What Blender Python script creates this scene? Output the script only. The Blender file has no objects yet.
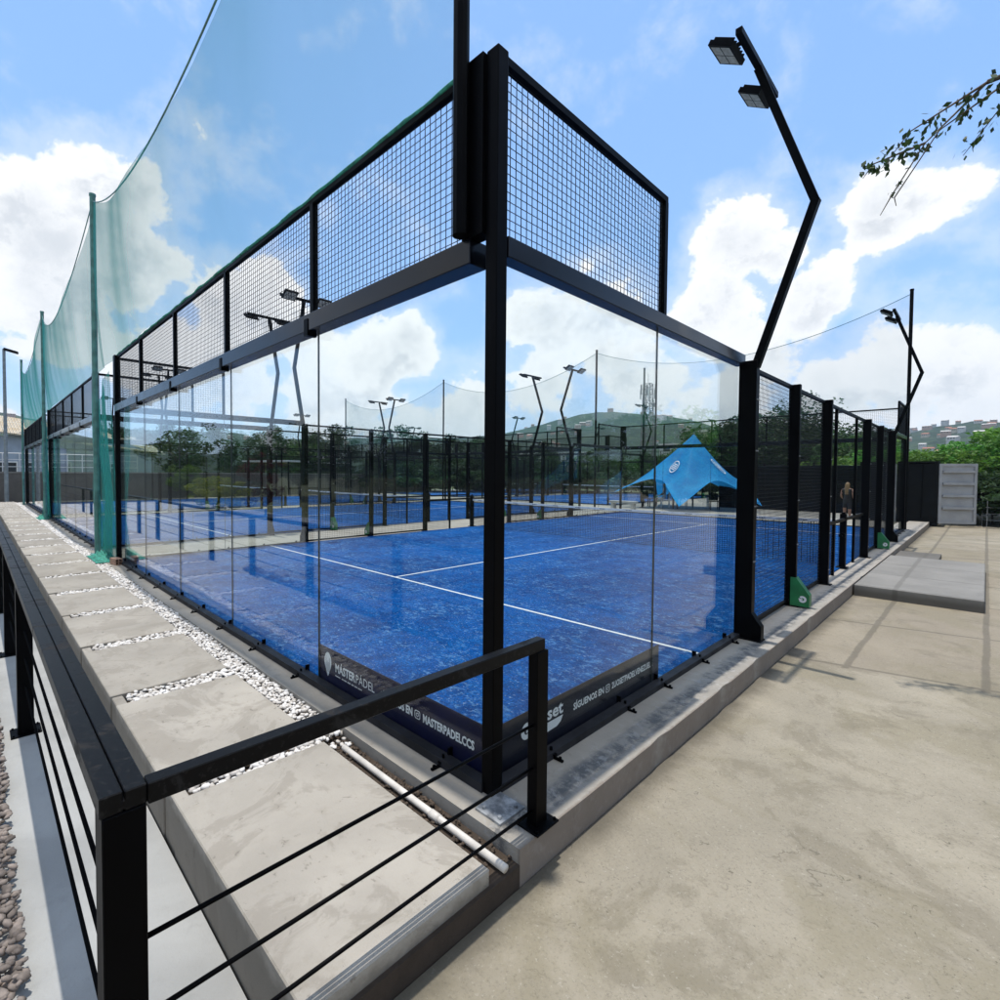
import bpy, bmesh, math, random
import numpy as np
from mathutils import Vector, Matrix, noise as mnoise
R = math.radians
scn = bpy.context.scene
col = bpy.context.collection
rnd = random.Random(7)

# ------------------------------------------------------------------ helpers
class MB:
    """collects shapes, builds ONE mesh object"""
    def __init__(s): s.v = []; s.f = []; s.m = []
    def add(s, vs, fs, mi=0):
        o = len(s.v); s.v += [tuple(v) for v in vs]
        for f in fs: s.f.append(tuple(i + o for i in f)); s.m.append(mi)
    def box(s, x0, x1, y0, y1, z0, z1, mi=0):
        s.add([(x0,y0,z0),(x1,y0,z0),(x1,y1,z0),(x0,y1,z0),(x0,y0,z1),(x1,y0,z1),(x1,y1,z1),(x0,y1,z1)],
              [(0,3,2,1),(4,5,6,7),(0,1,5,4),(1,2,6,5),(2,3,7,6),(3,0,4,7)], mi)
    def bar(s, p0, p1, w, h=None, up=(0,0,1), mi=0):
        h = h or w; p0 = Vector(p0); p1 = Vector(p1); d = (p1-p0).normalized(); u = Vector(up)
        if abs(d.dot(u)) > .95: u = Vector((0,1,0))
        a = d.cross(u).normalized(); b = a.cross(d).normalized()
        a *= w/2; b *= h/2
        s.add([p0-a-b,p0+a-b,p0+a+b,p0-a+b,p1-a-b,p1+a-b,p1+a+b,p1-a+b],
              [(0,1,2,3),(4,7,6,5),(0,4,5,1),(1,5,6,2),(2,6,7,3),(3,7,4,0)], mi)
    def tube(s, pts, rs, n=8, mi=0, cap=True):
        pts = [Vector(p) for p in pts]
        if not hasattr(rs, '__len__'): rs = [rs]*len(pts)
        o = len(s.v); ref = None
        for i, p in enumerate(pts):
            d = (pts[min(i+1,len(pts)-1)] - pts[max(i-1,0)]).normalized()
            if ref is None: ref = Vector((1,0,0)) if abs(d.x) < .8 else Vector((0,1,0))
            a = (ref - d*ref.dot(d)).normalized(); b = d.cross(a); ref = a
            for k in range(n):
                t = 2*math.pi*k/n; s.v.append(tuple(p + (a*math.cos(t)+b*math.sin(t))*rs[i]))
        for i in range(len(pts)-1):
            for k in range(n):
                s.f.append((o+i*n+k, o+i*n+(k+1)%n, o+(i+1)*n+(k+1)%n, o+(i+1)*n+k)); s.m.append(mi)
        if cap:
            s.f.append(tuple(o+k for k in range(n))[::-1]); s.m.append(mi)
            s.f.append(tuple(o+(len(pts)-1)*n+k for k in range(n))); s.m.append(mi)
    def prism(s, poly, axis, a, b, mi=0):
        """poly = 2-D outline extruded along axis ('x','y','z') from a to b"""
        n = len(poly)
        def P(p, t):
            return {'x':(t,p[0],p[1]), 'y':(p[0],t,p[1]), 'z':(p[0],p[1],t)}[axis]
        s.add([P(p,a) for p in poly]+[P(p,b) for p in poly],
              [tuple(range(n))[::-1], tuple(range(n,2*n))]+[(i,(i+1)%n,n+(i+1)%n,n+i) for i in range(n)], mi)
    def build(s, name, mat, parent=None, loc=None, smooth=False, fixn=True):
        me = bpy.data.meshes.new(name); me.from_pydata(s.v, [], s.f)
        mats = mat if isinstance(mat, (list, tuple)) else [mat]
        for m in mats: me.materials.append(m)
        if len(mats) > 1: me.polygons.foreach_set('material_index', s.m)
        if fixn:
            bm = bmesh.new(); bm.from_mesh(me); bmesh.ops.recalc_face_normals(bm, faces=bm.faces); bm.to_mesh(me); bm.free()
        if smooth: me.polygons.foreach_set('use_smooth', [True]*len(me.polygons))
        me.update()
        o = bpy.data.objects.new(name, me); col.objects.link(o)
        if parent: o.parent = parent
        if loc: o.location = loc
        return o
def tag(o, label=None, cat=None, group=None, kind=None):
    if label: o['label'] = label
    if cat: o['category'] = cat
    if group: o['group'] = group
    if kind: o['kind'] = kind
    return o
def empty(name, loc=(0,0,0), rz=0, label=None, cat=None, group=None):
    o = bpy.data.objects.new(name, None); col.objects.link(o); o.location = loc; o.rotation_euler = (0,0,rz)
    return tag(o, label, cat, group)
def copy_tree(o, parent=None):
    c = o.copy(); col.objects.link(c)
    if parent: c.parent = parent
    for ch in list(o.children): copy_tree(ch, c)
    return c
def join(o, mb):
    bm = bmesh.new(); bm.from_mesh(o.data); vs = [bm.verts.new(v) for v in mb.v]
    for f, mi in zip(mb.f, mb.m): bm.faces.new([vs[i] for i in f]).material_index = mi
    bmesh.ops.recalc_face_normals(bm, faces=bm.faces); bm.to_mesh(o.data); bm.free()
def bevel(o, w, seg=2):
    bm = bmesh.new(); bm.from_mesh(o.data)
    bmesh.ops.bevel(bm, geom=[e for e in bm.edges if e.calc_face_angle(0) > .5], offset=w, segments=seg, affect='EDGES', profile=.6)
    bm.to_mesh(o.data); bm.free(); return o

# ------------------------------------------------------------------ materials
class N:
    def __init__(s, name):
        s.mat = bpy.data.materials.new(name); s.mat.use_nodes = True; s.t = s.mat.node_tree; s.t.nodes.clear()
        s.out = s.n('ShaderNodeOutputMaterial')
    def n(s, typ, **kw):
        nd = s.t.nodes.new(typ)
        for k, v in kw.items(): setattr(nd, k, v)
        return nd
    def l(s, a, b): s.t.links.new(a, b)
    def setv(s, sock, v):
        if hasattr(v, 'is_output'): s.l(v, sock)
        else: sock.default_value = v
    def math(s, op, a, b=None, c=None, clamp=False):
        nd = s.n('ShaderNodeMath', operation=op, use_clamp=clamp); s.setv(nd.inputs[0], a)
        if b is not None: s.setv(nd.inputs[1], b)
        if c is not None: s.setv(nd.inputs[2], c)
        return nd.outputs[0]
    def mix(s, f, a, b, blend='MIX'):
        nd = s.n('ShaderNodeMix', data_type='RGBA', blend_type=blend); s.setv(nd.inputs[0], f)
        s.setv(nd.inputs[6], a if hasattr(a,'is_output') else (*a[:3],1)); s.setv(nd.inputs[7], b if hasattr(b,'is_output') else (*b[:3],1))
        return nd.outputs[2]
    def coord(s, which='Object'): return s.n('ShaderNodeTexCoord').outputs[which]
    def noise(s, scale, detail=4, rough=.55, vec=None, dist=0, stretch=None):
        nd = s.n('ShaderNodeTexNoise'); nd.inputs['Scale'].default_value = scale; nd.inputs['Detail'].default_value = detail
        nd.inputs['Roughness'].default_value = rough; nd.inputs['Distortion'].default_value = dist
        v = vec if vec is not None else s.coord()
        if stretch:
            mp = s.n('ShaderNodeMapping'); s.l(v, mp.inputs[0]); mp.inputs['Scale'].default_value = stretch; v = mp.outputs[0]
        s.l(v, nd.inputs['Vector']); return nd.outputs[0]
    def ramp(s, v, a, b):
        nd = s.n('ShaderNodeMapRange', interpolation_type='SMOOTHSTEP'); s.setv(nd.inputs[0], v)
        nd.inputs[1].default_value = a; nd.inputs[2].default_value = b; return nd.outputs[0]
    def bump(s, h, strength=.3, dist=.01):
        nd = s.n('ShaderNodeBump'); nd.inputs['Strength'].default_value = strength; nd.inputs['Distance'].default_value = dist
        s.l(h, nd.inputs['Height']); return nd.outputs[0]
    def bsdf(s, color, rough=.6, metal=0, spec=.5, normal=None, coat=0):
        b = s.n('ShaderNodeBsdfPrincipled'); s.setv(b.inputs['Base Color'], color if hasattr(color,'is_output') else (*color[:3],1))
        s.setv(b.inputs['Roughness'], rough); b.inputs['Metallic'].default_value = metal
        b.inputs['Specular IOR Level'].default_value = spec; b.inputs['Coat Weight'].default_value = coat
        if normal is not None: s.l(normal, b.inputs['Normal'])
        return b
    def done(s, sh): s.l(sh.outputs[0], s.out.inputs[0]); return s.mat
def plain(name, c, rough=.6, var=.12, scale=6, metal=0, spec=.5, bump=0, coat=0):
    m = N(name); nz = m.noise(scale, 5)
    lo = [x*(1-var) for x in c]; hi = [min(1,x*(1+var)) for x in c]
    c_ = m.mix(m.ramp(nz,.3,.7), lo, hi)
    rg = m.math('ADD', m.math('MULTIPLY', m.noise(scale*2.3,4), .25), rough-.12)
    return m.done(m.bsdf(c_, rg, metal, spec, m.bump(m.noise(scale*8,4), bump, .004) if bump else None, coat))
M = {}
M['steel'] = plain('black_steel', (.0012,.0012,.0017), .45, .3, 3, spec=.05)
M['beam'] = plain('beam_paint', (.002,.0024,.005), .22, .2, 2, spec=.3)
M['wire'] = plain('wire', (.007,.008,.009), .6, spec=.2)
m = N('rail_paint'); d = m.ramp(m.noise(5,9,.72,dist=.6), .53, .62); d2 = m.ramp(m.noise(60,3), .58, .66)
M['rail'] = m.done(m.bsdf(m.mix(m.math('MULTIPLY', m.math('ADD', d, m.math('MULTIPLY', d2, .5)), .35, clamp=True), (.003,.003,.0036), (.05,.047,.044)), m.math('ADD', m.math('MULTIPLY', d, .3), .42), spec=.12))
M['channel'] = plain('channel_paint', (.018,.018,.021), .55, .3, 6, spec=.2)
M['seal'] = plain('seal', (.012,.02,.02), .4)
def glass(name, tint):
    m = N(name); g = m.n('ShaderNodeNewGeometry')
    dt = m.n('ShaderNodeVectorMath', operation='DOT_PRODUCT'); m.l(g.outputs['Incoming'], dt.inputs[0]); m.l(g.outputs['Normal'], dt.inputs[1])
    c = m.math('ABSOLUTE', dt.outputs['Value'])
    p = m.math('POWER', m.math('SUBTRACT', 1, c, clamp=True), 4.6)
    f = m.math('ADD', m.math('MULTIPLY', p, .99), .004)
    tr = m.n('ShaderNodeBsdfTransparent'); tr.inputs[0].default_value = (*tint,1)
    gl = m.n('ShaderNodeBsdfGlossy'); gl.inputs['Roughness'].default_value = 0; gl.inputs[0].default_value = (1,1,1,1)
    mx = m.n('ShaderNodeMixShader'); m.l(f, mx.inputs[0]); m.l(tr.outputs[0], mx.inputs[1]); m.l(gl.outputs[0], mx.inputs[2])
    return m.done(mx)
M['glass'] = glass('glass', (.955,.98,.975))
def netmat(name, colr, a):
    m = N(name); g = m.n('ShaderNodeNewGeometry')
    dt = m.n('ShaderNodeVectorMath', operation='DOT_PRODUCT'); m.l(g.outputs['Incoming'], dt.inputs[0]); m.l(g.outputs['Normal'], dt.inputs[1])
    c = m.math('MAXIMUM', m.math('ABSOLUTE', dt.outputs['Value']), .03)
    k = m.math('MULTIPLY', m.math('ADD', m.math('MULTIPLY', m.noise(.6,4,stretch=(1,1,.5)), .6), .7), math.log(1-a))
    f = m.math('SUBTRACT', 1, m.math('POWER', math.e, m.math('DIVIDE', k, c)))
    tr = m.n('ShaderNodeBsdfTransparent')
    df = m.n('ShaderNodeBsdfDiffuse'); df.inputs[0].default_value = (*colr,1)
    tl = m.n('ShaderNodeBsdfTranslucent'); tl.inputs[0].default_value = (*colr,1)
    mx0 = m.n('ShaderNodeMixShader'); mx0.inputs[0].default_value = .5; m.l(df.outputs[0], mx0.inputs[1]); m.l(tl.outputs[0], mx0.inputs[2])
    mx = m.n('ShaderNodeMixShader'); m.l(f, mx.inputs[0]); m.l(tr.outputs[0], mx.inputs[1]); m.l(mx0.outputs[0], mx.inputs[2])
    return m.done(mx)
M['net'] = netmat('green_net', (.08,.40,.33), .135)
M['drape'] = netmat('green_net_folded', (.06,.36,.29), .30)
# turf
m = N('turf'); n1 = m.noise(.45,8,.68,stretch=(1,.6,1)); n3 = m.noise(4.5,10,.75,dist=.4,stretch=(.75,1.2,1)); fl = m.noise(15,9,.72,dist=.3,stretch=(.8,1.25,1))
c = m.mix(m.ramp(n1,.42,.58), (.0022,.050,.205), (.004,.092,.345))
c = m.mix(m.math('MULTIPLY', m.ramp(n3,.45,.60), .5), c, (.007,.145,.43))
c = m.mix(m.math('MULTIPLY', m.ramp(m.noise(6,10,.75,dist=.4),.48,.60), .5), c, (.0008,.028,.125))
g1 = m.noise(48,4,.7)
c = m.mix(m.math('MULTIPLY', m.ramp(g1,.46,.56), .6), c, (.001,.026,.115))
sand = m.math('MULTIPLY', m.ramp(fl,.525,.59), m.ramp(m.noise(1.5,9,.72,dist=.5),.46,.56))
c = m.mix(m.math('MULTIPLY', sand, .42), c, (.17,.36,.60))
c = m.mix(m.math('MULTIPLY', m.ramp(m.noise(38,5,.7),.60,.66), .5), c, (.38,.5,.64))
M['turf'] = m.done(m.bsdf(c, .95, 0, .05, m.bump(g1, 1, .03)))
m = N('line_paint'); M['line'] = m.done(m.bsdf(m.mix(m.math('MULTIPLY', m.ramp(m.noise(26,7,.78),.5,.64), .7), (.56,.58,.58), (.12,.22,.36)), .9, 0, .1))
def concrete(name, c, stain=.35, scale=1.0, dark=(.16,.14,.11), fine=.5, extra=None, bump=.35):
    m = N(name)
    a = m.noise(1.1*scale,8,.62,dist=.4); b = m.noise(7*scale,8,.7); f = m.noise(90*scale,5,.7)
    cc = m.mix(m.ramp(a,.3,.7), [x*.86 for x in c], [x*1.1 for x in c])
    cc = m.mix(m.math('MULTIPLY', m.ramp(b,.52,.78), stain), cc, dark)
    cc = m.mix(m.math('MULTIPLY', m.ramp(f,.58,.74), fine*.5), cc, [x*.45 for x in c])
    cc = m.mix(m.math('MULTIPLY', m.ramp(m.noise(45*scale,4,.7,dist=.3),.6,.76), fine*.45), cc, [min(1,x*1.3) for x in c])
    if extra: cc = extra(m, cc)
    return m.done(m.bsdf(cc, .85, 0, .3, m.bump(m.math('ADD', m.math('MULTIPLY', b, .6), m.math('MULTIPLY', f, .5)), bump, .012)))
def paver_extra(m, cc):
    g = m.n('ShaderNodeNewGeometry'); hs = m.n('ShaderNodeHueSaturation'); m.l(cc, hs.inputs['Color'])
    m.l(m.math('ADD', m.math('MULTIPLY', g.outputs['Random Per Island'], .30), .86), hs.inputs['Value'])
    cc = m.mix(m.math('MULTIPLY', m.ramp(m.noise(1.9,10,.72,dist=1.0),.50,.57), .38), hs.outputs[0], (.20,.175,.14))
    cc = m.mix(m.math('MULTIPLY', m.ramp(m.noise(14,8,.75,dist=.4),.60,.65), .5), cc, (.12,.10,.08))
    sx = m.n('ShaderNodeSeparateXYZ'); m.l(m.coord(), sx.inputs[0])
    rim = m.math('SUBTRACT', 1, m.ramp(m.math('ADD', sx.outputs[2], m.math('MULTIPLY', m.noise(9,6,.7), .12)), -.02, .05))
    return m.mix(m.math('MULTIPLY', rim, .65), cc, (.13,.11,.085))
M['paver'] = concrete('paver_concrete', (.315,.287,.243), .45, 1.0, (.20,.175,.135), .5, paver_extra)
M['walk'] = concrete('walk_concrete', (.33,.33,.315), .35, 1.2, (.2,.2,.19), .3)
def ledge_extra(m, cc):
    sx = m.n('ShaderNodeSeparateXYZ'); m.l(m.coord(), sx.inputs[0]); x, y = sx.outputs[0], sx.outputs[1]
    wob = m.math('ADD', x, m.math('MULTIPLY', m.math('SUBTRACT', m.noise(2.2,6,.65), .5), .22))
    band = m.math('MULTIPLY', m.ramp(wob,.17,.27), m.math('SUBTRACT', 1, m.ramp(wob,.31,.37)))
    band = m.math('MULTIPLY', band, m.ramp(m.noise(6,9,.75),.42,.56))
    cc = m.mix(m.math('MULTIPLY', band, .85), cc, (.085,.088,.09))
    scuff = m.math('MULTIPLY', m.ramp(m.noise(11,9,.75,dist=.6),.54,.60), m.ramp(x,.05,.2))
    cc = m.mix(m.math('MULTIPLY', scuff, .5), cc, (.36,.35,.33))
    edge = m.ramp(m.math('ADD', x, m.math('MULTIPLY', m.noise(14,5,.7), .03)), .415, .435)
    return m.mix(m.math('MULTIPLY', edge, .55), cc, (.14,.10,.075))
M['ledge'] = concrete('ledge_concrete', (.30,.275,.235), .5, 1.3, (.13,.12,.105), .8, ledge_extra)
def yard_extra(m, cc):
    sx = m.n('ShaderNodeSeparateXYZ'); m.l(m.coord(), sx.inputs[0]); x, y = sx.outputs[0], sx.outputs[1]
    w = m.math('MULTIPLY', m.math('SUBTRACT', m.noise(3,5,.6), .5), .05)
    yy = m.math('ADD', y, m.math('ADD', w, m.math('MULTIPLY', x, -.22)))
    xx = m.math('ADD', x, w)
    def grid(v, off, per, wd):
        t = m.math('ABSOLUTE', m.math('SUBTRACT', m.math('FRACT', m.math('DIVIDE', m.math('SUBTRACT', v, off), per)), .5))
        return m.math('SUBTRACT', 1, m.ramp(m.math('MULTIPLY', t, per), wd*.5, wd))
    far = m.math('GREATER_THAN', yy, 4.1)
    j = m.math('MAXIMUM', grid(yy, 4.18-1.05, 2.1, .035), grid(xx, .95-.5, 1.0, .04))  # slab joints; the dark lines also stand in for soft cast shadows
    j = m.math('MULTIPLY', m.math('MULTIPLY', j, far), .55)
    # each poured bay has its own tone
    cell = m.n('ShaderNodeTexWhiteNoise', noise_dimensions='2D')
    cv = m.n('ShaderNodeCombineXYZ'); m.l(m.math('FLOOR', m.math('DIVIDE', m.math('SUBTRACT', yy, 4.18), 2.1)), cv.inputs[0]); m.l(m.math('FLOOR', m.math('DIVIDE', m.math('SUBTRACT', xx, .95), 2.2)), cv.inputs[1]); m.l(cv.outputs[0], cell.inputs['Vector'])
    tone = m.math('MULTIPLY', m.math('MULTIPLY', cell.outputs[0], far), .55)
    cc = m.mix(tone, cc, (.225,.185,.135))
    cc = m.mix(m.math('MULTIPLY', m.ramp(m.noise(.7,10,.70,dist=.5),.46,.57), .52), cc, (.205,.178,.115))
    cc = m.mix(m.math('MULTIPLY', m.ramp(m.noise(1.3,10,.72,dist=.6),.51,.59), .45), cc, (.16,.137,.095))
    grit = m.math('MULTIPLY', m.ramp(m.noise(20,8,.8,dist=1.6),.585,.63), m.ramp(m.noise(2.1,6,.7),.42,.58))
    grain = m.ramp(m.noise(65,5,.8),.52,.64)
    cc = m.mix(m.math('MULTIPLY', grain, .38), cc, (.12,.105,.075))
    cc = m.mix(m.math('MULTIPLY', m.ramp(m.noise(48,4,.8),.60,.67), .4), cc, (.46,.43,.36))
    crk = m.n('ShaderNodeTexVoronoi', feature='DISTANCE_TO_EDGE'); crk.inputs['Scale'].default_value = .42
    wv = m.n('ShaderNodeVectorMath', operation='ADD'); m.l(m.coord(), wv.inputs[0]); wn_ = m.n('ShaderNodeTexNoise'); m.l(m.coord(), wn_.inputs['Vector']); wn_.inputs['Scale'].default_value = 2.2; wn_.inputs['Detail'].default_value = 8; m.l(wn_.outputs['Color'], wv.inputs[1]); m.l(wv.outputs[0], crk.inputs['Vector'])
    cl = m.math('MULTIPLY', m.math('SUBTRACT', 1, m.ramp(crk.outputs[0], .0005, .0035)), m.ramp(m.noise(.8,4),.5,.6))
    cc = m.mix(m.math('MULTIPLY', cl, .6), cc, (.07,.06,.045))
    cc = m.mix(m.math('MULTIPLY', grit, .75), cc, (.075,.066,.048))
    # shadow at the kerb foot, painted into the concrete as a dark band
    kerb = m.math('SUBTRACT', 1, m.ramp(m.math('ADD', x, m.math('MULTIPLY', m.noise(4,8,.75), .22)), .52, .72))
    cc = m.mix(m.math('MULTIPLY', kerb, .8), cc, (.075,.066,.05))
    return m.mix(j, cc, (.085,.075,.058))
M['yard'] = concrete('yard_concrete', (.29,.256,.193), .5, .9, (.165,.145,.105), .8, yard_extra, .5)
def landing_extra(m, cc):
    sx = m.n('ShaderNodeSeparateXYZ'); m.l(m.coord(), sx.inputs[0]); w = m.math('MULTIPLY', m.math('SUBTRACT', m.noise(3,5,.6), .5), .05)
    j = None
    for v, off, per in ((m.math('ADD', sx.outputs[0], w), .95, 1.0), (m.math('ADD', sx.outputs[1], w), 9.9, 1.5)):
        t = m.math('MULTIPLY', m.math('ABSOLUTE', m.math('SUBTRACT', m.math('FRACT', m.math('DIVIDE', m.math('SUBTRACT', v, off-per/2), per)), .5)), per)
        g = m.math('SUBTRACT', 1, m.ramp(t, .02, .045)); j = g if j is None else m.math('MAXIMUM', j, g)
    cc = m.mix(m.math('MULTIPLY', j, .45), cc, (.10,.095,.08))
    low = m.math('SUBTRACT', 1, m.ramp(m.math('ADD', sx.outputs[2], m.math('MULTIPLY', m.noise(6,5,.7), .04)), -.10, .02))  # contact shade on the riser faces painted in, darker below the top edge
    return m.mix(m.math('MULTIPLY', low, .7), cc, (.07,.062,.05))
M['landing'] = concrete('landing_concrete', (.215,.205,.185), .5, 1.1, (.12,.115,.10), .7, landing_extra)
M['soil'] = concrete('soil', (.075,.055,.04), .5, 6, (.03,.022,.016), .8, None, 1)
M['dirt'] = concrete('ground_dirt', (.13,.14,.07), .6, .15, (.05,.08,.025), .6, None, .5)
m = N('pebble'); g = m.n('ShaderNodeNewGeometry')
c = m.mix(g.outputs['Random Per Island'], (.44,.40,.35), (.78,.75,.71))
M['pebble'] = m.done(m.bsdf(m.mix(m.math('MULTIPLY', m.ramp(m.noise(40,4),.5,.8), .25), c, (.45,.38,.29)), .7))
M['navy'] = plain('banner_vinyl', (.004,.0045,.032), .5, .2, 4, spec=.2)
M['blackvinyl'] = plain('banner_vinyl_black', (.003,.0033,.012), .5, .2, 4, spec=.2)
M['print'] = plain('white_print', (.70,.70,.72), .5, .05)
M['tape'] = plain('white_tape', (.72,.72,.72), .7, .1)
M['guard'] = plain('green_guard', (.012,.15,.045), .45, .2)
M['heap'] = plain('green_net_heap', (.03,.22,.16), .8, .5, 25, bump=.8)
M['tent'] = plain('tent_fabric', (.02,.26,.62), .7, .12, 1.5)
M['galv'] = None
m = N('galvanised'); c = m.mix(m.ramp(m.noise(14,7,.7),.35,.65), (.16,.17,.18), (.45,.46,.46)); M['galv'] = m.done(m.bsdf(m.mix(m.math('MULTIPLY',m.ramp(m.noise(5,5),.5,.7),.7), c, (.06,.06,.06)), .55, .35))
M['pvc'] = plain('pvc', (.62,.58,.52), .45, .15, 8)
M['block'] = plain('fired_clay', (.36,.22,.15), .9, .3, 20, bump=.5)
M['hole'] = plain('hole', (.02,.016,.014), .9)
M['greypole'] = plain('grey_pole', (.20,.23,.24), .45, .2)
M['netpole'] = plain('net_pole', (.07,.20,.17), .45, .3)
M['lamp'] = plain('lamp_glass', (.45,.43,.36), .2, .2, 20)
M['darkwall'] = plain('dark_sheet', (.005,.0055,.006), .6, .3, 2, spec=.1)
M['door'] = plain('pale_door', (.33,.335,.34), .5, .12, 2)
M['skin'] = plain('skin', (.24,.125,.08), .6)
M['hair_b'] = plain('blond_hair', (.17,.105,.045), .6)
M['hair_d'] = plain('dark_hair', (.02,.014,.01), .5)
M['cloth_k'] = plain('black_cloth', (.012,.012,.014), .9)
M['cloth_w'] = plain('white_cloth', (.6,.6,.6), .9)
M['bark'] = plain('bark', (.10,.075,.05), .9, .4, 5, bump=.6)
M['stone'] = concrete('stone_wall', (.12,.11,.10), .6, 1.5, (.04,.04,.038), .7, None, 1)
M['white'] = plain('white_paint', (.68,.68,.66), .6, .1, 2)
M['bluegrey'] = plain('bluegrey_wall', (.30,.36,.44), .8, .12, 1)
m = N('corrugated_roof'); w = m.n('ShaderNodeTexWave', wave_type='BANDS', bands_direction='Y'); m.l(m.coord(), w.inputs[0]); w.inputs['Scale'].default_value = 1.6
M['roof'] = m.done(m.bsdf(m.mix(m.ramp(m.noise(1.5,6,.7),.35,.7), (.52,.40,.24), (.66,.60,.48)), .7, 0, .3, m.bump(w.outputs[0], 1, .12)))
M['tile'] = plain('red_tile', (.30,.12,.07), .85, .3, .6)
def wallmat(name, c): return plain(name, c, .85, .12, .3)
M['cream'] = wallmat('cream_render', (.46,.40,.30)); M['pale'] = wallmat('pale_render', (.50,.48,.45)); M['pink'] = wallmat('pink_render', (.44,.28,.21)); M['orange'] = wallmat('orange_render', (.52,.27,.12))
M['pane'] = plain('dark_pane', (.03,.035,.04), .2)
M['lattice'] = plain('lattice_steel', (.16,.15,.15), .6)
def foliage(name, a, b, tr=.35):
    m = N(name); oi = m.n('ShaderNodeObjectInfo'); g = m.n('ShaderNodeNewGeometry')
    c = m.mix(g.outputs['Random Per Island'], a, b)
    c = m.mix(m.math('MULTIPLY', m.ramp(m.noise(.8,4,.6),.4,.65), .6), c, [x*.55 for x in a])
    hs = m.n('ShaderNodeHueSaturation'); m.l(c, hs.inputs['Color'])
    m.l(m.math('ADD', m.math('MULTIPLY', oi.outputs['Random'], .05), .475), hs.inputs['Hue']); m.l(m.math('ADD', m.math('MULTIPLY', oi.outputs['Random'], .5), .75), hs.inputs['Value'])
    b_ = m.bsdf(hs.outputs[0], .55, 0, .35)
    tl = m.n('ShaderNodeBsdfTranslucent'); m.l(hs.outputs[0], tl.inputs[0])
    mx = m.n('ShaderNodeMixShader'); mx.inputs[0].default_value = tr; m.l(b_.outputs[0], mx.inputs[1]); m.l(tl.outputs[0], mx.inputs[2])
    return m.done(mx)
M['leaf_dark'] = foliage('dark_leaves', (.018,.042,.012), (.05,.10,.026))
M['leaf_mid'] = foliage('mid_leaves', (.03,.075,.015), (.085,.17,.035))
M['leaf_bright'] = foliage('bright_leaves', (.06,.17,.022), (.19,.38,.055))
M['leaf_yellow'] = foliage('yellow_leaves', (.14,.20,.02), (.34,.36,.05))
M['leaf_red'] = foliage('red_leaves', (.10,.03,.02), (.22,.07,.04))
m = N('hill_cover'); a = m.noise(.012,9,.68); b = m.noise(.09,7,.7)
c = m.mix(m.ramp(a,.35,.65), (.022,.045,.024), (.05,.08,.036)); c = m.mix(m.math('MULTIPLY', m.ramp(b,.46,.56), .8), c, (.010,.024,.013))
c = m.mix(m.math('MULTIPLY', m.ramp(m.noise(.03,6,.7),.63,.73), .35), c, (.16,.13,.09))
M['hill'] = m.done(m.bsdf(c, .9, 0, .1, m.bump(b, 1, 3)))

# ------------------------------------------------------------------ camera (calibrated against the court's real dimensions)
FWD = Vector((-0.723274, 0.689953, -0.028965)); RGT = Vector((0.690105, 0.723685, 0.006004)); UPV = Vector((-0.025104, 0.015646, 0.999562))
CAM = Vector((1.9059, -2.1107, 1.7851))
cd = bpy.data.cameras.new('camera'); cam = bpy.data.objects.new('camera', cd); col.objects.link(cam)
cam.matrix_world = Matrix(((RGT.x,UPV.x,-FWD.x,CAM.x),(RGT.y,UPV.y,-FWD.y,CAM.y),(RGT.z,UPV.z,-FWD.z,CAM.z),(0,0,0,1)))
cd.sensor_width = 36; cd.lens = 36*.50591; cd.shift_x = .04376; cd.shift_y = -.01173; cd.clip_start = .05; cd.clip_end = 6000
scn.camera = cam
def view_dir(u, v): return (FWD + RGT*((u-456.24)/505.9) + UPV*((488.27-v)/505.9)).normalized()

# ------------------------------------------------------------------ light
SUN_EL, SUN_TO = 85.5, Vector((-1, -.05, 0))           # height of the sun, compass direction towards it
cs, sn = math.cos(R(SUN_EL)), math.sin(R(SUN_EL))
sd = Vector((SUN_TO.x*cs, SUN_TO.y*cs, sn)).normalized()
sl = bpy.data.lights.new('sun', 'SUN'); sl.energy = 2.5; sl.angle = R(.53); sl.color = (1,.955,.89)
so = bpy.data.objects.new('sun', sl); col.objects.link(so); so.rotation_euler = (-sd).to_track_quat('-Z','Y').to_euler(); so.location = (0,0,60)
W = bpy.data.worlds.new('World'); scn.world = W; W.use_nodes = True; W.node_tree.nodes.clear()
w = N.__new__(N); w.t = W.node_tree
sky = w.n('ShaderNodeTexSky', sky_type='NISHITA'); sky.sun_disc = False; sky.sun_elevation = R(SUN_EL); sky.sun_rotation = math.atan2(SUN_TO.x, SUN_TO.y)
sky.air_density = 1.0; sky.dust_density = .6; sky.ozone_density = 1.5; sky.altitude = 900
gen = w.coord('Generated')
blobs = [ # direction (as seen in the photograph), angular radius in px, weight
 (35,250,80,1),(95,215,75,1),(125,275,70,1.1),(60,305,70,1),(150,205,50,.9),(165,330,60,.9),(20,320,45,.7),(110,345,60,.7),
 (225,330,65,1),(262,312,52,1),(300,340,50,.9),(210,385,70,.9),(365,360,50,1),(405,352,42,.95),(330,395,80,.8),(460,405,50,.8),
 (545,325,58,1.1),(600,335,60,1),(520,385,60,.8),(640,370,70,.9),(735,245,48,.9),(765,262,40,.75),(710,310,60,.95),(800,312,48,.85),(765,348,48,.75),
 (890,215,52,1),(930,200,55,1),(965,180,40,.9),(900,380,80,.9),(960,375,70,1),(1010,395,70,.9),(840,400,70,.8),(985,225,40,.5),(10,410,28,.7),(70,400,50,.6),
 (430,440,90,.6),(700,420,80,.6),(560,430,70,.5)]
wn = w.n('ShaderNodeTexNoise'); w.l(gen, wn.inputs['Vector']); wn.inputs['Scale'].default_value = 4.5; wn.inputs['Detail'].default_value = 5
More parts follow.
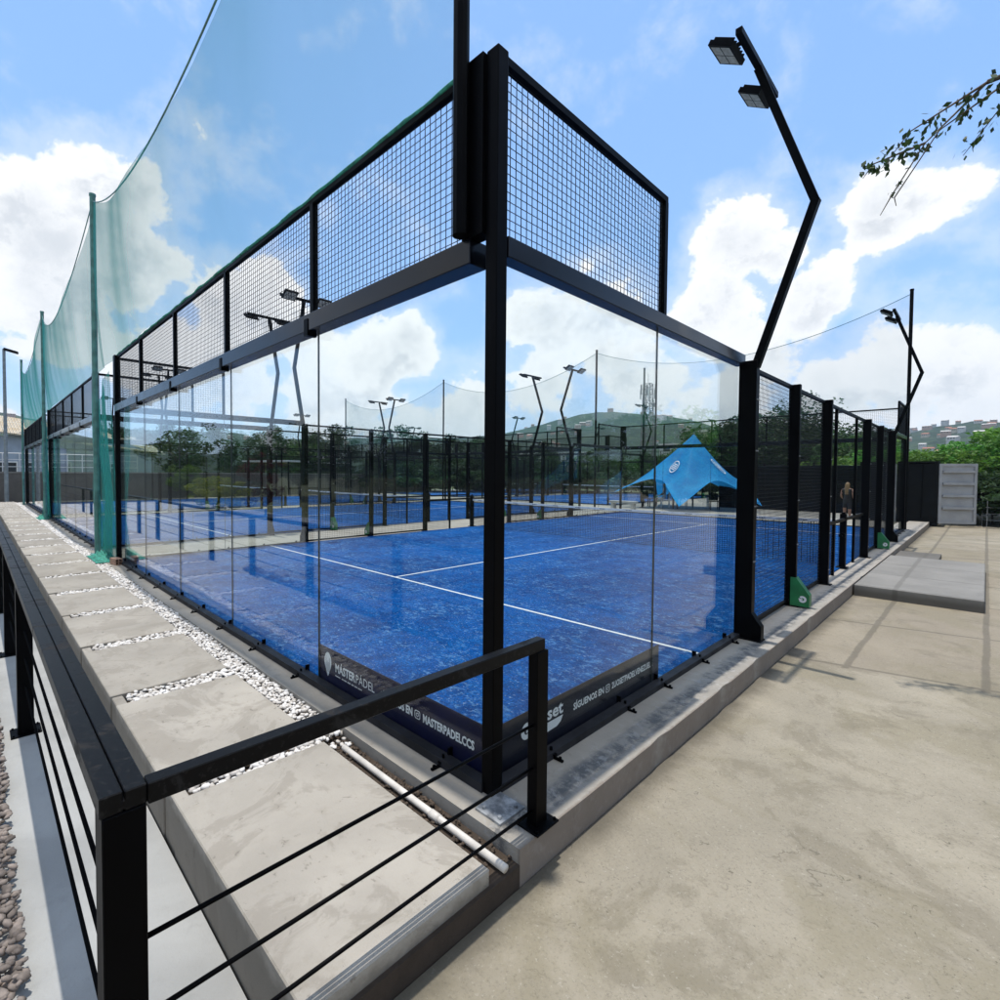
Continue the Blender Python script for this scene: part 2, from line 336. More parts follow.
wsub = w.n('ShaderNodeVectorMath', operation='SUBTRACT'); w.l(wn.outputs['Color'], wsub.inputs[0]); wsub.inputs[1].default_value = (.5,.5,.5)
wma = w.n('ShaderNodeVectorMath', operation='MULTIPLY_ADD'); w.l(wsub.outputs[0], wma.inputs[0]); wma.inputs[1].default_value = (.15,.15,.11); w.l(gen, wma.inputs[2])
warp = wma.outputs[0]
acc = None
for u, v, r, wt in blobs:
    d = view_dir(u, v); ds = w.n('ShaderNodeVectorMath', operation='DISTANCE'); w.l(warp, ds.inputs[0]); ds.inputs[1].default_value = d
    rr = r/505.9*d.dot(FWD)
    mr = w.n('ShaderNodeMapRange', interpolation_type='SMOOTHSTEP'); w.l(ds.outputs['Value'], mr.inputs[0])
    mr.inputs[1].default_value = 0; mr.inputs[2].default_value = rr*1.55; mr.inputs[3].default_value = wt; mr.inputs[4].default_value = 0
    acc = mr.outputs[0] if acc is None else w.math('MAXIMUM', acc, mr.outputs[0])
big = w.noise(2.1,5,.55,vec=gen,stretch=(1,1,1.9))
dp = w.n('ShaderNodeVectorMath', operation='DOT_PRODUCT'); w.l(gen, dp.inputs[0]); dp.inputs[1].default_value = (FWD.x,FWD.y,0)
outside = w.math('SUBTRACT', 1, w.ramp(dp.outputs['Value'], .30, .55))
acc = w.math('MAXIMUM', acc, w.math('MULTIPLY', w.ramp(big,.40,.62), outside))
nz = w.noise(6,14,.62,vec=gen,dist=.15,stretch=(1,1,1.25)); nf = w.noise(22,9,.62,vec=gen)
den = w.math('ADD', acc, w.math('ADD', w.math('MULTIPLY', w.math('SUBTRACT', nz, .5), 2.0), w.math('MULTIPLY', w.math('SUBTRACT', nf, .5), .5)))
mask = w.math('MULTIPLY', w.ramp(den,.39,.60), .985)
mask = w.math('MAXIMUM', mask, w.math('MULTIPLY', w.ramp(den,.0,.5), .34))
sxyz = w.n('ShaderNodeSeparateXYZ'); w.l(gen, sxyz.inputs[0])
# thick parts of the clouds grey off, edges stay bright
up = w.n('ShaderNodeVectorMath', operation='ADD'); w.l(gen, up.inputs[0]); up.inputs[1].default_value = (-.01,.0,.04)
nu = w.noise(6,14,.62,vec=up.outputs[0],dist=.15,stretch=(1,1,1.25))
relief = w.ramp(w.math('SUBTRACT', nu, nz), -.04, .11)
sh = w.math('MULTIPLY', w.ramp(den,.62,1.25), w.ramp(w.noise(5.5,10,.66,vec=warp),.36,.66))
sh = w.math('MAXIMUM', sh, w.math('MULTIPLY', relief, w.ramp(den,.5,.9)))
ccol = w.mix(w.math('MULTIPLY', sh, .9), (4.55,4.57,4.6), (3.0,3.15,3.35))
hz = w.math('SUBTRACT', 1, w.ramp(sxyz.outputs[2], 0, .5))
skyc = w.mix(w.math('ADD', w.math('MULTIPLY', hz, .08), .50), sky.outputs[0], (1.15,2.4,4.75))
mixc = w.mix(mask, skyc, ccol)
bg = w.n('ShaderNodeBackground'); w.l(mixc, bg.inputs[0]); bg.inputs[1].default_value = .15
wo = w.n('ShaderNodeOutputWorld'); w.l(bg.outputs[0], wo.inputs[0])
scn.view_settings.view_transform = 'Standard'; scn.view_settings.look = 'None'; scn.view_settings.exposure = .72; scn.view_settings.gamma = 1; scn.view_settings.use_curve_mapping = False
cy = scn.cycles
cy.max_bounces = 10; cy.diffuse_bounces = 3; cy.glossy_bounces = 4; cy.transmission_bounces = 4; cy.transparent_max_bounces = 64; cy.volume_bounces = 0
cy.caustics_reflective = False; cy.caustics_refractive = False; cy.use_denoising = True; cy.sample_clamp_indirect = 6

# ------------------------------------------------------------------ setting: ground, platform, path, yard
b = MB(); b.box(-1700,1700,-1700,1700,-.9,-.46); tag(b.build('ground', M['dirt']), kind='structure')
b = MB()
for x0, x1 in ((-36.2,0.42),): b.box(x0,x1,-.26,24.0,-.45,0)
b.box(-.2,.39,24.0,26,-.45,-.003)
plat = tag(b.build('court_platform', M['ledge']), kind='structure')
# a chipped, uneven kerb edge
me = plat.data; bm = bmesh.new(); bm.from_mesh(me)
bmesh.ops.subdivide_edges(bm, edges=[e for e in bm.edges if abs((e.verts[0].co-e.verts[1].co).y) > 10 and e.verts[0].co.x > .4], cuts=160)
for v in bm.verts:
    if abs(v.co.x-.42) < .01:
        nn = mnoise.noise(Vector((v.co.y*1.7, 3.1, v.co.z*5)))
        v.co.x += .005*nn - (.014 if (v.co.z > -.01 and mnoise.noise(Vector((v.co.y*4.3,9,0))) > .42) else 0)
bm.to_mesh(me); bm.free()
b = MB(); b.box(-60,.42,-1.33,-.26,-.45,-.075); tag(b.build('path_bed', M['soil']), kind='structure')
b = MB(); xs = -1.2 ; k = 0
gaps = [-1.20-1.55*i for i in range(24)]
b.box(gaps[0]+.105, .40, -1.35, -.45, -.43, 0)
for i in range(23):
    j = rnd.uniform(-.006,.006)
    b.box(gaps[i+1]+.105, gaps[i]-.105, -1.35+j, -.45+j, -.43, rnd.uniform(-.004,.004))
    # the little stop of mortar closing each gap at the outer edge
    b.box(gaps[i]-.10, gaps[i]+.10, -1.345, -1.27, -.43, -.012+rnd.uniform(-.006,.006))
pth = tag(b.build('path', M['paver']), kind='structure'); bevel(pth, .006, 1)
b = MB(); b.box(-60,.415,-9,-1.36,-.46,-.30); tag(b.build('lower_walk', M['walk']), kind='structure')
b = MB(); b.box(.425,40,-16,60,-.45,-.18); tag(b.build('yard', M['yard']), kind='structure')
b = MB(); b.box(.44,1.93,8.35,12.9,-.2,.0); b.box(.44,1.2,12.95,14.8,-.2,-.09)
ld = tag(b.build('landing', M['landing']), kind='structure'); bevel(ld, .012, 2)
# gravel bed at the outer side of the lower walk
def pebble_mesh(name, spots, mat, seed, sub=1):
    bm = bmesh.new(); bmesh.ops.create_icosphere(bm, subdivisions=sub, radius=1)
    tv = np.array([v.co[:] for v in bm.verts]); tf = np.array([[v.index for v in f.verts] for f in bm.faces]); bm.free()
    rg = np.random.default_rng(seed); n = len(spots); V = np.zeros((n,len(tv),3)); 
    for i, (x,y,z,s) in enumerate(spots):
        sc = np.array([s*rg.uniform(.8,1.35), s*rg.uniform(.6,.95), s*rg.uniform(.42,.7)])
        p = tv*(1+rg.normal(0,.07,(len(tv),1)))*sc
        a = rg.uniform(0,6.28); t = rg.normal(0,.3); ca, sa, ct, st = math.cos(a), math.sin(a), math.cos(t), math.sin(t)
        Rm = np.array([[ca,-sa,0],[sa,ca,0],[0,0,1]]) @ np.array([[ct,0,st],[0,1,0],[-st,0,ct]])
        V[i] = p@Rm.T + (x,y,z)
    F = (tf[None] + (np.arange(n)*len(tv))[:,None,None]).reshape(-1,3)
    me = bpy.data.meshes.new(name); me.vertices.add(n*len(tv)); me.vertices.foreach_set('co', V.reshape(-1))
    me.loops.add(len(F)*3); me.loops.foreach_set('vertex_index', F.reshape(-1).astype(np.int32))
    me.polygons.add(len(F)); me.polygons.foreach_set('loop_start', np.arange(0,len(F)*3,3,dtype=np.int32)); me.polygons.foreach_set('use_smooth', np.ones(len(F),dtype=bool))
    me.update(calc_edges=True); me.validate(); me.materials.append(mat)
    o = bpy.data.objects.new(name, me); col.objects.link(o); return o
sp = []; x = -1.16
while x > -36:
    far = -x; s = .021 if far < 5 else (.026 if far < 12 else .04); stp = s*1.35
    for y in np.arange(-.445+s*.6, -.265, stp*.92):
        if rnd.random() < (.97 if far < 12 else .85):
            sp.append((x+rnd.uniform(-.4,.4)*stp, y+rnd.uniform(-.35,.35)*stp, -.028+rnd.uniform(-.012,.016), s*rnd.uniform(.75,1.2)))
    x -= stp
for i, g in enumerate(gaps):
    far = -g; s = .024 if far < 6 else .03; stp = s*1.3
    for yy in np.arange(-1.24, -.44, stp):
        for xx in np.arange(g-.09, g+.10, stp):
            if rnd.random() < (.93 if mnoise.noise(Vector((xx*3,yy*4,i))) > -.45 else .6):
                sp.append((xx+rnd.uniform(-.4,.4)*stp, yy+rnd.uniform(-.4,.4)*stp, -.022+rnd.uniform(-.012,.014), s*rnd.uniform(.8,1.25)))
for q in range(10): sp.append((rnd.uniform(-1.12,-1.02), rnd.uniform(-.42,-.28), -.05, .02))
for q in range(6): sp.append((rnd.uniform(-8.5,-1.5), rnd.uniform(-.55,-.12), .006, .013))
tag(pebble_mesh('pebbles', sp, M['pebble'], 3), 'white river pebbles filling the strip and the gaps between path slabs', 'pebbles', kind='stuff')
sp = []
for q in range(2600):
    x = rnd.uniform(-9,.2); sp.append((x, -1.99-abs(rnd.gauss(0,.14)), -.28+rnd.uniform(0,.05), rnd.uniform(.012,.03)))
M['gravel'] = plain('gravel', (.20,.165,.14), .9, .5, 12)
tag(pebble_mesh('gravel', sp, M['gravel'], 5), 'rough brown gravel along the outer edge of the lower walk', 'gravel', kind='stuff')
b = MB(); b.tube([(-1.02,-.345,-.052),(-.3,-.35,-.05),(.41,-.352,-.048)], .02, 12); b.tube([(-.12,-.351,-.05),(-.05,-.351,-.05)], .024, 12)
tag(b.build('drain_pipe', M['pvc'], smooth=True), 'white plastic pipe lying in the open trench beside the slab path', 'pipe')
sp = [(rnd.uniform(-1.1,.4), rnd.choice((rnd.gauss(-.4,.02), rnd.gauss(-.3,.02))), -.068+rnd.uniform(0,.012), rnd.uniform(.008,.018)) for q in range(240)]
M['clod'] = plain('clod', (.07,.05,.035), .95, .4, 30)
tag(pebble_mesh('soil_clods', sp, M['clod'], 9), 'loose dark soil crumbs in the open trench', 'soil', kind='stuff')

# ------------------------------------------------------------------ courts
CX = [0,-12.5,-25.0]
def mesh_grid(b, x0, x1, z0, z1, y=0, step=.05, t=.0038):
    h = t/2
    nx = round((x1-x0)/step); nz = round((z1-z0)/step)
    for i in range(nx+1):
        x = x0+(x1-x0)*i/nx; b.box(x-h,x+h,y-h,y+h,z0,z1)
    for i in range(nz+1):
        z = z0+(z1-z0)*i/nz; b.box(x0,x1,y-h-t*.7,y-h,z-h,z+h)
def bolt_row(b, pts, r=.011, ax='y', ln=.018):
    for p in pts:
        q = (p[0], p[1]-ln, p[2]) if ax == 'y' else (p[0], p[1], p[2]+ln)
        b.tube([p,q], r, 6)
def make_back_wall():
    """local x 0..10 along the wall, outside is -y"""
    r = empty('glass_back_wall')
    for i in range(5):
        b = MB(); b.box(2*i+.004,2*i+1.996,0,.012,.03,2.985); b.build('glass_panel', M['glass'], r)
        b = MB(); mesh_grid(b, 2*i+.03, 2*i+1.97, 3.1, 3.99, -.03); b.build('mesh_panel', M['wire'], r)
    for i in range(1,5):
        b = MB(); b.box(2*i-.0035,2*i+.0035,-.001,.013,.03,2.98); b.build('joint_seal', M['seal'], r)
        b = MB(); b.box(2*i-.025,2*i+.025,-.06,-.01,3.09,4.03); b.build('mesh_post', M['steel'], r)
    b = MB(); b.box(.12,9.90,-.105,.03,2.95,3.09); bm_ = b.build('beam', M['beam'], r); bevel(bm_, .006, 2)
    for x in (2,4,6,8): b = MB(); b.box(x-.03,x+.03,-.112,-.104,2.915,3.05); b.box(x-.02,x+.02,-.105,-.02,2.915,2.949); b.build('beam_bracket', M['steel'], r)
    b = MB(); b.box(-.02,10.02,-.06,-.012,4.0,4.045); bevel(b.build('top_rail', M['steel'], r), .005, 1)
    b = MB(); b.box(0,10,-.085,-.002,-.0,.045); b.box(0,10,-.085,-.075,.044,.052); b.build('base_channel', M['channel'], r)
    for i in range(11):
        x = .35+i*.93; b = MB()
        b.box(x-.009,x+.009,-.15,-.085,.002,.014); bolt_row(b, [(x,-.13,.014)], .01, 'z', .014)
        b.box(x-.007,x+.007,-.014,.022,.03,.085); bolt_row(b, [(x,-.055,.046)], .009, 'z', .02)
        b.box(x-.012,x+.012,-.09,.0,.02,.034); b.build('glass_clamp', M['steel'], r)
    for x in (-.03, 10.03):
        b = MB(); b.box(x-.042,x+.042,-.072,.012,0,4.06); p = b.build('corner_post', M['steel'], r); bevel(p, .006, 2)
        b = MB(); sx = 1 if x > 5 else -1
        b.box(min(x+sx*.045,x+sx*.22),max(x+sx*.045,x+sx*.22),-.21,-.01,.0,.012)
        bolt_row(b, [(x+sx*.19,-.18,.012),(x+sx*.19,-.05,.012),(x+sx*.08,-.18,.012)], .012, 'z', .014); b.build('base_plate', M['galv'], p)
        b = MB(); b.box(min(x-sx*.20,x-sx*.043),max(x-sx*.20,x-sx*.043),-.10,-.012,3.092,4.05); b.build('end_upright', M['steel'], r)
    return r
def make_mast_shapes():
    pass
GLOGO = None
def g_logo(b, cx, cz, r, y, plane):
    """the round G mark: a ring open on the right with an inner bar"""
    pts_o = []; pts_i = []
    for k in range(25):
        a = R(38+ (338-38)*k/24); pts_o.append((cx+r*math.cos(a), cz+r*math.sin(a))); pts_i.append((cx+r*.42*math.cos(a), cz+r*.42*math.sin(a)))
    def P(p): return (p[0],y,p[1]) if plane == 'xz' else (y,p[0],p[1])
    vs = [P(p) for p in pts_o]+[P(p) for p in pts_i]; b.add(vs, [(k,k+1,25+k+1,25+k) for k in range(24)])
    b.add([P((cx-.05*r,cz+.12*r)),P((cx+1.0*r,cz+.22*r)),P((cx+.95*r,cz-.25*r)),P((cx-.05*r,cz-.25*r))], [(0,1,2,3)])
def make_side_fence():
    """local x 0..20 along the court, outside is -y"""
    r = empty('court_side_fence')
    for s in (0,1):
        X = (lambda a: a) if s == 0 else (lambda a: 20-a)
        for i in range(2):
            a0, a1 = sorted((X(2*i+.006), X(2*i+1.994)))
            b = MB(); b.box(a0,a1,0,.012,.03,2.985); b.build('glass_panel', M['glass'], r)
        b = MB(); b.box(X(2)-.0035,X(2)+.0035,-.001,.013,.03,2.98); b.build('joint_seal', M['seal'], r)
        a0, a1 = sorted((X(.02), X(3.95))); b = MB(); b.box(a0,a1,-.075,.02,2.97,3.085); bevel(b.build('beam', M['beam'], r), .006, 2)
        a0, a1 = sorted((X(.03), X(1.97))); b = MB(); mesh_grid(b, a0, a1, 3.1, 3.99, -.03); b.build('mesh_panel', M['wire'], r)
        a0, a1 = sorted((X(0), X(2.02))); b = MB(); b.box(a0,a1,-.06,-.012,4.0,4.045); b.build('top_rail', M['steel'], r)
        b = MB(); b.box(X(2)-.025,X(2)+.025,-.06,-.01,3.085,4.0); b.build('mesh_post', M['steel'], r)
        # full-height mesh
        for a in (4,6):
            a0, a1 = sorted((X(a+.06), X(a+1.95))); b = MB(); mesh_grid(b, a0, a1, .06, 2.97, -.03); b.build('mesh_panel', M['wire'], r)
        a0, a1 = sorted((X(4.05), X(8.0))); b = MB(); b.box(a0,a1,-.06,-.012,2.97,3.01); b.build('top_rail', M['steel'], r)
        b = MB(); b.box(a0,a1,-.055,-.012,.03,.07); b.build('base_rail', M['steel'], r)
        a0, a1 = sorted((X(0), X(4))); b = MB(); b.box(a0,a1,-.075,-.002,0,.045); b.build('base_channel', M['channel'], r)
        for a in (.5,1.45,2.08,2.9,3.72):
            b = MB(); x = X(a); b.box(x-.009,x+.009,-.14,-.075,.002,.014); bolt_row(b, [(x,-.12,.014)], .01, 'z', .014); b.box(x-.007,x+.007,-.014,.022,.03,.085); bolt_row(b, [(x,-.05,.046)], .01, 'z', .02); b.box(x-.012,x+.012,-.09,.0,.02,.034); b.build('glass_clamp', M['steel'], r)
        for a, wd, dp in ((4,.10,.17),(6,.075,.13),(8,.08,.14)):
            x = X(a); h = wd/2
            b = MB(); b.box(x-h,x+h,-.015-dp,-.012,0,3.02)
            if a == 4: b.prism([(-.012-dp,.0),(-.012-dp,.30),(-.012-dp-.10,.16),(-.012-dp-.10,0)], 'x', x-h, x+h)
            b.box(x-h-.03,x+h+.03,-.06-dp-(.06 if a==4 else 0),-.0,.0,.014)
            p = b.build('column', [M['steel'],M['galv']], r); bevel(p, .004, 1)
            b = MB()
            for z in (.25,.85,1.45,2.05,2.6):
                for xx in (x-h*.5,x+h*.5): b.tube([(xx,-.010-dp,z),(xx,-.025-dp,z)], .009, 6, 1)
            join(p, b)
            if a == 6:
                g = MB(); o = -.02-dp
                for sx in (-1,1): g.prism([(o+.06,.02),(o+.06,.40),(o-.005,.40),(o-.16,.18),(o-.16,.02)], 'x', x+sx*(h+.004), x+sx*(h+.024))
                g.prism([(o-.005,.02),(o-.005,.40),(o-.16,.18),(o-.16,.02)], 'x', x-h-.004, x+h+.004)
                gd = g.build('foot_guard', M['guard'], p); 
                for sx in (-1,1):
                    l = MB(); g_logo(l, (o-.085)*1, .12, .045, x+sx*(h+.027), 'yz'); l.build('logo', M['print'], p)
        x = X(9); b = MB(); b.box(x-.022,x+.022,-.06,-.015,0,3.0); b.build('door_post', M['steel'], r)
        a0, a1 = sorted((X(8.04), X(9.9))); b = MB(); b.box(a0,a1,-.065,-.015,.93,.98); b.build('low_rail', M['steel'], r)
        a0, a1 = sorted((X(8.04), X(8.98))); b = MB(); mesh_grid(b, a0, a1, .05, .93, -.03); b.build('low_mesh', M['wire'], r)
        a0, a1 = sorted((X(19.99), X(19.9))) if False else (0,0)
    b = MB(); b.box(8,12,-.06,-.012,2.965,3.012); b.build('lintel_rail', M['steel'], r)
    return r
def make_net():
    """local x 0..10, net plane y=0"""
    r = empty('padel_net')
    b = MB(); n = 200
    top = lambda x: .88+.04*((x-5)/5)**2
    for i in range(n+1):
        x = 10*i/n; b.box(x-.003,x+.003,-.002,.002,.02,top(x)-.03)
    for j in range(20):
        z = .03+j*.043
        b.box(0,10,-.006,-.0021,z-.003,z+.003)
    b.build('net_mesh', M['wire'], r)
    b = MB(); bt = MB()
    for i in range(40):
        x0, x1 = i*.25, (i+1)*.25
        b.add([(x0,-.012,top(x0)-.055),(x1,-.012,top(x1)-.055),(x1,-.012,top(x1)),(x0,-.012,top(x0)),(x0,.012,top(x0)-.055),(x1,.012,top(x1)-.055),(x1,.012,top(x1)),(x0,.012,top(x0))],
              [(0,1,2,3),(5,4,7,6),(3,2,6,7),(1,0,4,5)])
        if i % 3 == 1:
            xa = x0+.03; z = top(x0)-.028
            for q in range(4):
                for y in (-.0135,.0135): bt.box(xa+q*.042,xa+q*.042+.032,y-.0005,y+.0005,z-.009+.003*(q%2),z+.009)
    bt.m = [1]*len(bt.m); tp = b.build('net_tape', [M['tape'],M['navy']], r); join(tp, bt)
    for x in (-.02,10.02):
        b = MB(); b.box(x-.05,x+.05,-.05,.05,0,1.04); b.box(x-.09,x+.09,-.1,.1,0,.015); b.tube([(x,0,1.04),(x,0,1.07)], .03, 10); p = b.build('net_post', M['steel'], r)
        b = MB(); b.tube([(x,-.05,.62),(x,-.09,.62)], .055, 14); b.tube([(x,-.09,.62),(x,-.13,.62)], .012, 6); b.build('winch', M['steel'], p)
    return r
def make_mast():
    """local: column at origin, leans out along -y and comes back"""
    r = empty('floodlight_mast')
    b = MB(); pts = [(0,-.06,2.95),(0,-.56,4.52),(0,-.02,6.1)]
    b.bar(pts[0], Vector(pts[1])+(Vector(pts[1])-Vector(pts[0])).normalized()*.018, .075, .075, (1,0,0)); b.bar(Vector(pts[1])+(Vector(pts[1])-Vector(pts[2])).normalized()*.018, pts[2], .073, .073, (1,0,0)); b.build('pole', M['steel'], r)
    b = MB(); b.bar((-.62,-.02,6.14),(.62,-.02,6.14), .06, .06); b.build('crossbar', M['steel'], r)
    for x in (-.45,.45):
        f = MB(); ax = Matrix.Rotation(R(32), 4, 'X')
        def T(p): return tuple(ax @ Vector(p) + Vector((x,.16,6.10)))
        for (x0,x1,y0,y1,z0,z1) in ((-.17,.17,-.13,.13,0,.05),):
            c = [T((a,b_,d)) for d in (z0,z1) for (a,b_) in ((x0,y0),(x1,y0),(x1,y1),(x0,y1))]
            f.add(c, [(0,3,2,1),(4,5,6,7),(0,1,5,4),(1,2,6,5),(2,3,7,6),(3,0,4,7)])
        for k in range(6):
            xx = -.14+k*.056
            c = [T((a,b_,d)) for d in (.05,.085) for (a,b_) in ((xx-.006,-.11),(xx+.006,-.11),(xx+.006,.11),(xx-.006,.11))]
            f.add(c, [(0,3,2,1),(4,5,6,7),(0,1,5,4),(1,2,6,5),(2,3,7,6),(3,0,4,7)])
        f.bar((x,-.02,6.14),(x,.12,6.13), .03, .03)
        h = f.build('floodlight', M['steel'], r)
        l = MB()
        for k in range(2):
            for q in range(2):
                xa, ya = -.145+k*.15, -.105+q*.11
                c = [T((a,b_,-.004)) for (a,b_) in ((xa,ya),(xa+.14,ya),(xa+.14,ya+.1),(xa,ya+.1))]; l.add(c, [(0,3,2,1)])
        l.build('lens', M['lamp'], h)
    return r
proto_wall, proto_fence, proto_net, proto_mast = make_back_wall(), make_side_fence(), make_net(), make_mast()
used = set()
def place(proto, loc, rz, label, cat, group):
    o = proto if proto.name not in used else copy_tree(proto)
    used.add(proto.name); used.add(o.name)
    o.location = loc; o.rotation_euler = (0,0,rz); return tag(o, label, cat, group)
courts = [(0,0,'nearest blue court'),(-12.3,0,'second blue court along the path'),(-24.1,0,'third blue court along the path'),
          (-13.3,24.6,'far row court next to the tent'),(-26,24.6,'far row court away from the tent')]
def make_turf(x, y, nm):
    b = MB(); b.box(x-10,x,y,y+20,-.02,.018); t = tag(b.build('court_turf', M['turf']), kind='structure')
    b = MB()
    for yy in (3.05,16.95): b.box(x-9.98,x-.02,y+yy-.021,y+yy+.021,.0185,.0225)
    b.box(x-5.021,x-4.979,y+3.08,y+16.92,.0185,.0225); b.build('court_line', M['line'], t)
for x, y, nm in courts:
    make_turf(x, y, nm)
    place(proto_wall, (x-10,y,0), 0, f'glass back wall, path end of the {nm}', 'glass wall', 'glass back walls of the courts')
    place(proto_wall, (x,y+20,0), math.pi, f'glass back wall, far end of the {nm}', 'glass wall', 'glass back walls of the courts')
    place(proto_fence, (x,y,0), math.pi/2, f'black side fence on the right of the {nm}', 'fence', 'side fences of the courts')
    place(proto_fence, (x-10,y+20,0), -math.pi/2, f'black side fence on the left of the {nm}', 'fence', 'side fences of the courts')
    place(proto_net, (x-10,y+10,.018), 0, f'low black net with white tape across the {nm}', 'net', 'padel nets')
    for yy, e in ((4,'near'),(16,'far')):
        place(proto_mast, (x+.10,y+yy,0), math.pi/2, f'bent floodlight mast, right side, {e} end of the {nm}', 'floodlight', 'bent floodlight masts')
        place(proto_mast, (x-10.10,y+yy,0), -math.pi/2, f'bent floodlight mast, left side, {e} end of the {nm}', 'floodlight', 'bent floodlight masts')
# concrete around the far row
b = MB(); b.box(-40,-2,24.05,46,-.45,-.004); tag(b.build('far_court_platform', M['landing']), kind='structure')

# ------------------------------------------------------------------ safety nets on tall poles
def net_pole(x, y, label, z0=0, ztop=7.6, mat='netpole', r=.055):
    b = MB(); b.tube([(0,0,z0),(0,0,ztop)], r, 10); b.tube([(0,0,ztop),(0,0,ztop+.05)], r*1.15, 10)
    if z0 == 0: b.box(-.12,.12,-.12,.12,0,.015)
    o = b.build('net_pole', M[mat], loc=(x,y,0), smooth=False); return tag(o, label, 'pole', 'tall poles carrying the safety nets')
def safety_net(x0, x1, y, zb, label, ztop=7.5, dip=1.05, seed=0, drop=0):
    b = MB(); nx, nz = 70, 18; L = x1-x0
    def top(t): return ztop - dip*4*t*(1-t) - drop*t
    for i in range(nx+1):
        t = i/nx
        for j in range(nz+1):
            s = j/nz; z = zb+(top(t)-zb)*s
            yy = .10*mnoise.noise(Vector((t*L*.35, z*.14, seed)))+.015*mnoise.noise(Vector((t*L*1.3+z*.3, z*.2, seed+5))) - .12*4*t*(1-t)*s + .15*(1-s)**3
            b.v.append((x0+L*t, y+yy, z))
    for i in range(nx):
        for j in range(nz): a = i*(nz+1)+j; b.f.append((a,a+nz+1,a+nz+2,a+1)); b.m.append(0)
    o = b.build('safety_net', M['net'], smooth=True, fixn=False)
    e = MB(); e.tube([(x0+L*i/24, y+(-.12*4*(i/24)*(1-i/24)), top(i/24)) for i in range(25)], .011, 5); e.build('edge_rope', M['netpole'], o)
    return tag(o, label, 'net', 'green safety nets above the back walls')
PX = [-.14,-11.3,-22.2,-33.4]
net_pole(PX[0], -.14, 'dark net pole clamped above the big near corner post', 3.1, 7.6, 'steel', .045)
for i, nm in ((1,'between the nearest and second courts'),(2,'between the second and third courts'),(3,'past the third court by the path end')):
    net_pole(PX[i], -.2, f'tall green net pole on the path side {nm}')
for i, nm in enumerate(('over the nearest glass wall beside the path','over the second glass wall beside the path','over the third glass wall beside the path')):
    safety_net(PX[i+1], PX[i], -.2, 4.03, f'sagging translucent green safety net {nm}', 7.5, 1.25, i)
FX = [0.05,-11.6,-22.9,-35]
for i, nm in enumerate(('by the right fence','left of the tent','second from the tent','third from the tent')):
    net_pole(FX[i], 20.35, f'tall dark net pole at the far end of the courts, {nm}', 0, 7.9, 'steel', .05)
for i, nm in enumerate(('right of the tent','left of the tent','furthest from the tent')):
    safety_net(FX[i+1], FX[i], 20.35, 4.0, f'sagging pale safety net beyond the far back walls, {nm}', 7.8, 1.25, 20+i)
net_pole(-11.0, 24.2, 'thin dark net pole just behind the one left of the tent', 0, 7.5, 'steel', .05)
b = MB(); pts = []
for i in range(160):
    x = -10.0+i*.0617; pts.append((x, -.055+.012*mnoise.noise(Vector((x*3,0,0))), 4.055+.014*mnoise.noise(Vector((x*4,5,0)))))
b.tube(pts, [.013+.009*abs(mnoise.noise(Vector((i*.45,2,0)))) for i in range(160)], 6)
tag(b.build('net_roll', M['heap'], smooth=True), 'green net edge bundled along the top rail of the nearest glass wall', 'net')
# green drape closing the gap between two courts, with its bunched foot
def drape(x0, x1, y, label, seed):
    b = MB(); nx, nz = 60, 30
    for i in range(nx+1):
        t = i/nx
        for j in range(nz+1):
            s = j/nz; z = .03+3.75*s*(1-.12*math.sin(t*math.pi)*s)
            sq = 1-.62*(1-s)**1.7
            xx = x0+(x1-x0)*(1-(1-t)*sq) if seed % 2 == 0 else x0+(x1-x0)*t
            b.v.append((xx, y+.07*math.sin(t*34+2*mnoise.noise(Vector((t*3,s*2,seed))))*(1.2-s)+.12*mnoise.noise(Vector((t*4,s*1.5,seed))), z))
    for i in range(nx):
        for j in range(nz): a = i*(nz+1)+j; b.f.append((a,a+nz+1,a+nz+2,a+1)); b.m.append(0)
    o = tag(b.build('hanging_net', M['drape'], smooth=True, fixn=False), label, 'net', 'green nets hung in the gaps between courts')
    # heap on the ground, one continuous crumpled sheet
    h = MB(); n = 34
    for i in range(n+1):
        for j in range(n+1):
            u, v = i/n*2-1, j/n*2-1; q = max(0,1-u*u-v*v)
            z = .16*q*(.6+.9*abs(mnoise.noise(Vector((u*5,v*5,seed)))))+.01
            h.v.append((x1-.45+u*.62+.05*mnoise.noise(Vector((u*4,v*4,3))), y-.10+v*.2, z))
    for i in range(n):
        for j in range(n): a = i*(n+1)+j; h.f.append((a,a+n+1,a+n+2,a+1)); h.m.append(0)
    h.build('net_foot', M['heap'], o, smooth=True); return o
drape(-12.3,-10.1,-.12,'green net hanging bunched between the nearest and second glass walls',2)
drape(-24.0,-22.2,-.12,'green net hanging bunched between the second and third glass walls',4)

